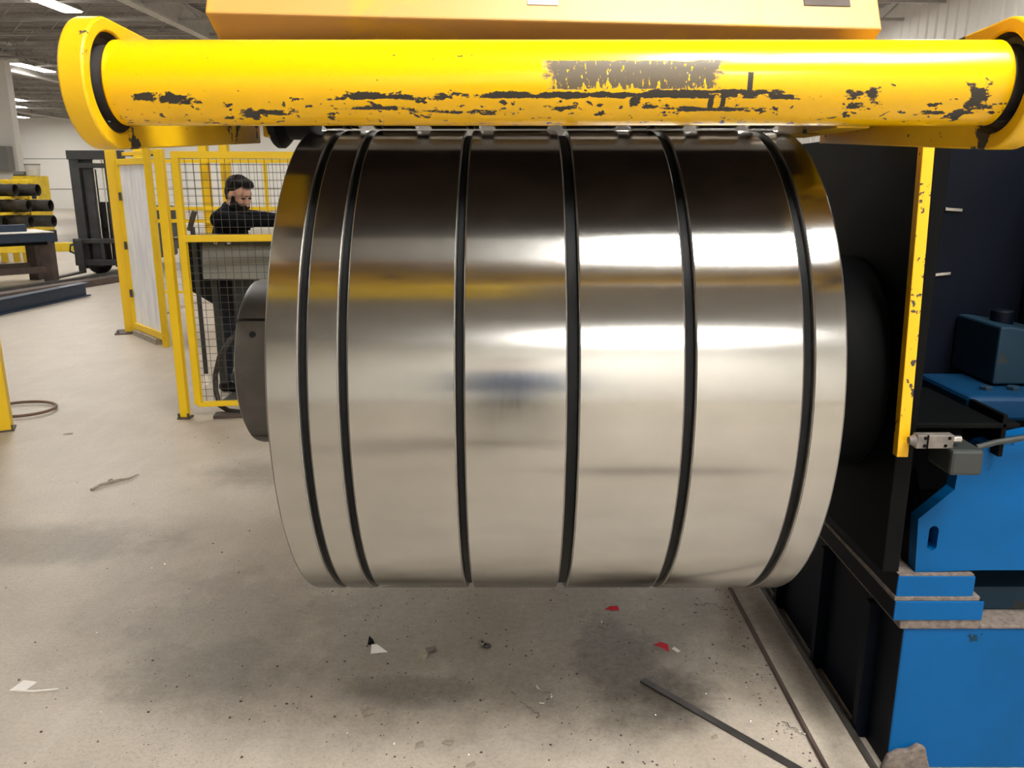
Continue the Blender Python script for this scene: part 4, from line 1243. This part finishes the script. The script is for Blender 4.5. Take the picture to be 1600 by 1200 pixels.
# yellow bridge-crane girder overhead, behind the viewpoint
cg = thing('crane_girder', (-3.0, -1.55, 4.6), 'yellow overhead crane girder seen only as an ochre band mirrored in the coils', 'crane')
MB().span((-9.0, -1.72, 4.45), (0.05, -1.69, 4.88)).span((-9.0, -1.41, 4.45), (0.05, -1.38, 4.88)).build('web', 'yellow_far', cg, bevel=0.004, origin=cg.location)
MB().span((-9.0, -1.85, 4.42), (0.05, -1.25, 4.46)).build('bottom_flange', 'yellow_far', cg, bevel=0.004, origin=cg.location)
MB().span((-9.0, -1.80, 4.88), (0.05, -1.30, 4.91)).build('top_flange', 'yellow_far', cg, bevel=0.004, origin=cg.location)

# ================================================================ LITTER ON THE FLOOR
def scrap(name, x, y, pts, z, mat, label, cat='scrap', rz=0.0, tilt=0.0, group=None, thick=0.0012):
    mb = MB()
    n = len(pts)
    P = [(p[0], p[1], (p[2] if len(p) > 2 else 0) + 0.0006) for p in pts] + [(p[0], p[1], (p[2] if len(p) > 2 else 0) + thick + 0.0006) for p in pts]
    F = [(i, (i + 1) % n, n + (i + 1) % n, n + i) for i in range(n)] + [tuple(range(n - 1, -1, -1)), tuple(range(n, 2 * n))]
    mb.add(P, F)
    o = mb.build(name, mat)
    o.location = (x, y, z)
    o.rotation_euler = (0, 0, rz)
    return tag(o, label, cat, group)
scrap('paper_scrap', -1.595, 2.335, [(-0.032, -0.025), (0.020, -0.022), (0.034, 0.024), (-0.014, 0.028, 0.004)], 0, 'paper', 'square white paper scrap on the floor at lower left')
o = MB().path([(-1.60, 2.308, 0.004), (-1.54, 2.305, 0.004), (-1.47, 2.318, 0.003)], 0.0028, 6).build('paper_string', 'paper', smooth=60, origin=(-1.54, 2.31, 0))
tag(o, 'thin white string trailing from the square paper scrap', 'string')
scrap('paper_scrap', -0.475, 2.552, [(-0.018, -0.028), (0.040, -0.018), (-0.004, 0.022, 0.006), (-0.022, 0.014, 0.01)], 0, 'paper', 'triangular white paper scrap on the floor below the coil')
scrap('dark_flake', -0.502, 2.585, [(-0.012, -0.004), (0.016, -0.008), (0.006, 0.012, 0.01), (-0.012, 0.034, 0.012)], 0, 'black', 'small black flake touching the triangular paper scrap')
scrap('card_scrap', -0.308, 2.52, [(-0.020, -0.040), (0.010, -0.040), (0.020, 0.030, 0.004), (-0.012, 0.034, 0.002)], 0, 'cardboard', 'grey-brown card scrap on the floor below the coil')
o = MB().box((-0.285, 2.545, 0.006), (0.034, 0.018, 0.010), R(25)).build('clip', 'switch', bevel=0.002, origin=(-0.285, 2.545, 0))
tag(o, 'small striped metal clip lying on the grey-brown card scrap', 'clip')
t = thing('hex_nut', (-0.102, 2.578, 0), 'small shiny metal nut on the floor below the middle of the coil', 'nut')
MB().lathe([(0, 0.006), (0, 0.013), (0.012, 0.013), (0.012, 0.006)], 6, 'Z', (-0.106, 2.580, 0.001)).build('nut_ring', 'steel', t, origin=(-0.102, 2.578, 0))
MB().lathe([(0, 0.006), (0, 0.015), (0.003, 0.015), (0.003, 0.006)], 20, 'Z', (-0.090, 2.572, 0.001)).build('washer', 'dark_steel', t, origin=(-0.102, 2.578, 0))
scrap('red_scrap', 0.392, 2.83, [(-0.035, -0.002), (-0.012, 0.010, 0.006), (0.016, 0.012, 0.006), (0.020, -0.010), (-0.004, -0.010)], 0, 'red', 'darker red plastic scrap, nearest to the coil')
scrap('red_scrap', 0.530, 2.560, [(-0.028, 0.014, 0.004), (0.0, 0.022, 0.010), (0.020, 0.002, 0.012), (0.020, -0.026), (0.004, -0.014, 0.006)], 0, 'red', 'bright red plastic scrap next to a small white chip')
scrap('white_chip', 0.575, 2.543, [(-0.014, 0.006, 0.004), (-0.002, 0.014, 0.006), (0.016, -0.006, 0.002), (0.004, -0.012)], 0, 'paper', 'small white chip beside the bright red scrap')
o = MB().bar((0.430, 2.366, 0.004), (0.93, 1.80, 0.004), 0.026, 0.006).build('metal_strip', 'dark_steel', bevel=0.001, origin=(0.65, 2.1, 0))
tag(o, 'long dark metal strip lying on the floor at lower right', 'metal strip')
def curl(x, y, s, seed, label):
    rd = random.Random(seed)
    pts = []
    a = rd.uniform(0, 6)
    p = Vector((x, y, 0.004))
    for i in range(14):
        a += rd.uniform(-1.0, 1.2)
        p = p + Vector((math.cos(a), math.sin(a), 0)) * s * 0.35
        p.z = 0.004 + 0.006 * abs(math.sin(i * 1.3))
        pts.append(p.copy())
    o = MB().path(pts, 0.0016, 5).build('metal_shaving', 'steel', smooth=60, origin=(x, y, 0))
    tag(o, label, 'metal shaving', 'curled metal shavings on the floor')
curl(0.085, 2.26, 0.035, 5, 'bright curled metal shaving in front of the coil, upper of two')
curl(0.095, 2.17, 0.035, 9, 'bright curled metal shaving in front of the coil, lower of two')
curl(0.84, 2.82, 0.035, 12, 'curled metal shaving beside the floor strip, nearest the coil')
curl(0.82, 2.17, 0.05, 15, 'curled metal shaving by the floor strip above the dark metal strip')
curl(0.33, 2.74, 0.02, 19, 'tiny shaving on the dark floor stain')
for i, (x, y, w_, d_, a, lab) in enumerate(((-0.455, 2.205, 0.03, 0.05, 30, 'pale folded card scrap at the front of the dark floor stain, left'), (-0.271, 2.05, 0.026, 0.020, 10, 'tan card chip near the bottom edge, left of a similar one'),
                                        (-0.188, 2.06, 0.034, 0.020, -20, 'tan card chip near the bottom edge, right of a similar one'), (0.599, 2.083, 0.02, 0.012, 5, 'small brown chip left of the dark metal strip'),
                                        (-0.117, 1.966, 0.03, 0.012, 15, 'curled brown chip at the very bottom edge'), (-2.896, 5.07, 0.06, 0.02, 5, 'small dark chip on the floor near the leftmost post'))):
    scrap('card_chip', x, y, [(-w_ / 2, -d_ / 2), (w_ / 2, -d_ / 2, 0.004), (w_ / 2 * 0.9, d_ / 2, 0.006), (-w_ / 2 * 0.8, d_ / 2 * 0.9)], 0, 'cardboard', lab, rz=R(a))
o = MB().path([(-2.243, 4.064, 0.006), (-2.215, 4.12, 0.014), (-2.19, 4.165, 0.010), (-2.15, 4.18, 0.016), (-2.115, 4.22, 0.010), (-2.095, 4.30, 0.006)], [0.007, 0.008, 0.009, 0.008, 0.006, 0.003], 7)
o = o.build('twig', 'cardboard', smooth=60, origin=(-2.17, 4.17, 0)); tag(o, 'thin twig of torn strapping on the bare floor at left', 'twig')
o = MB().path([(-2.19, 4.165, 0.010), (-2.21, 4.19, 0.012), (-2.20, 4.215, 0.01)], 0.004, 6).build('branch', 'cardboard', o, origin=(-2.17, 4.17, 0))

# loose grit: too many grains to count
gr = MB()
rd = random.Random(21)
for i in range(2600):
    if i < 1700:
        x = rd.gauss(0.1, 0.75); y = rd.uniform(1.8, 3.3)
    elif i < 2200:
        x = rd.gauss(0.84, 0.06); y = rd.uniform(1.7, 3.2)
    else:
        x = rd.uniform(-2.4, 0); y = rd.uniform(1.8, 5.0)
    if x > 0.868 or abs((x - 0.43) * 0.566 + (y - 2.366) * 0.5) < 0.03: continue
    s_ = min(0.006, rd.expovariate(1 / 0.0013) + 0.0008)
    a = rd.uniform(0, 6.28)
    c_, n_ = math.cos(a) * s_, math.sin(a) * s_
    gr.add([(x + c_, y + n_, 0.0003), (x - n_, y + c_, 0.0003), (x - c_ * 0.7, y - n_ * 0.7, 0.0003), (x + n_, y - c_, 0.0003), (x, y, s_ * 0.8)],
           [(0, 1, 4), (1, 2, 4), (2, 3, 4), (3, 0, 4), (3, 2, 1, 0)], 1 if rd.random() < 0.14 else 0)
o = gr.build('floor_grit', ['brown_steel', 'steel'])
tag(o, 'loose dark grit and glinting filings scattered on the concrete', 'grit', kind='stuff')
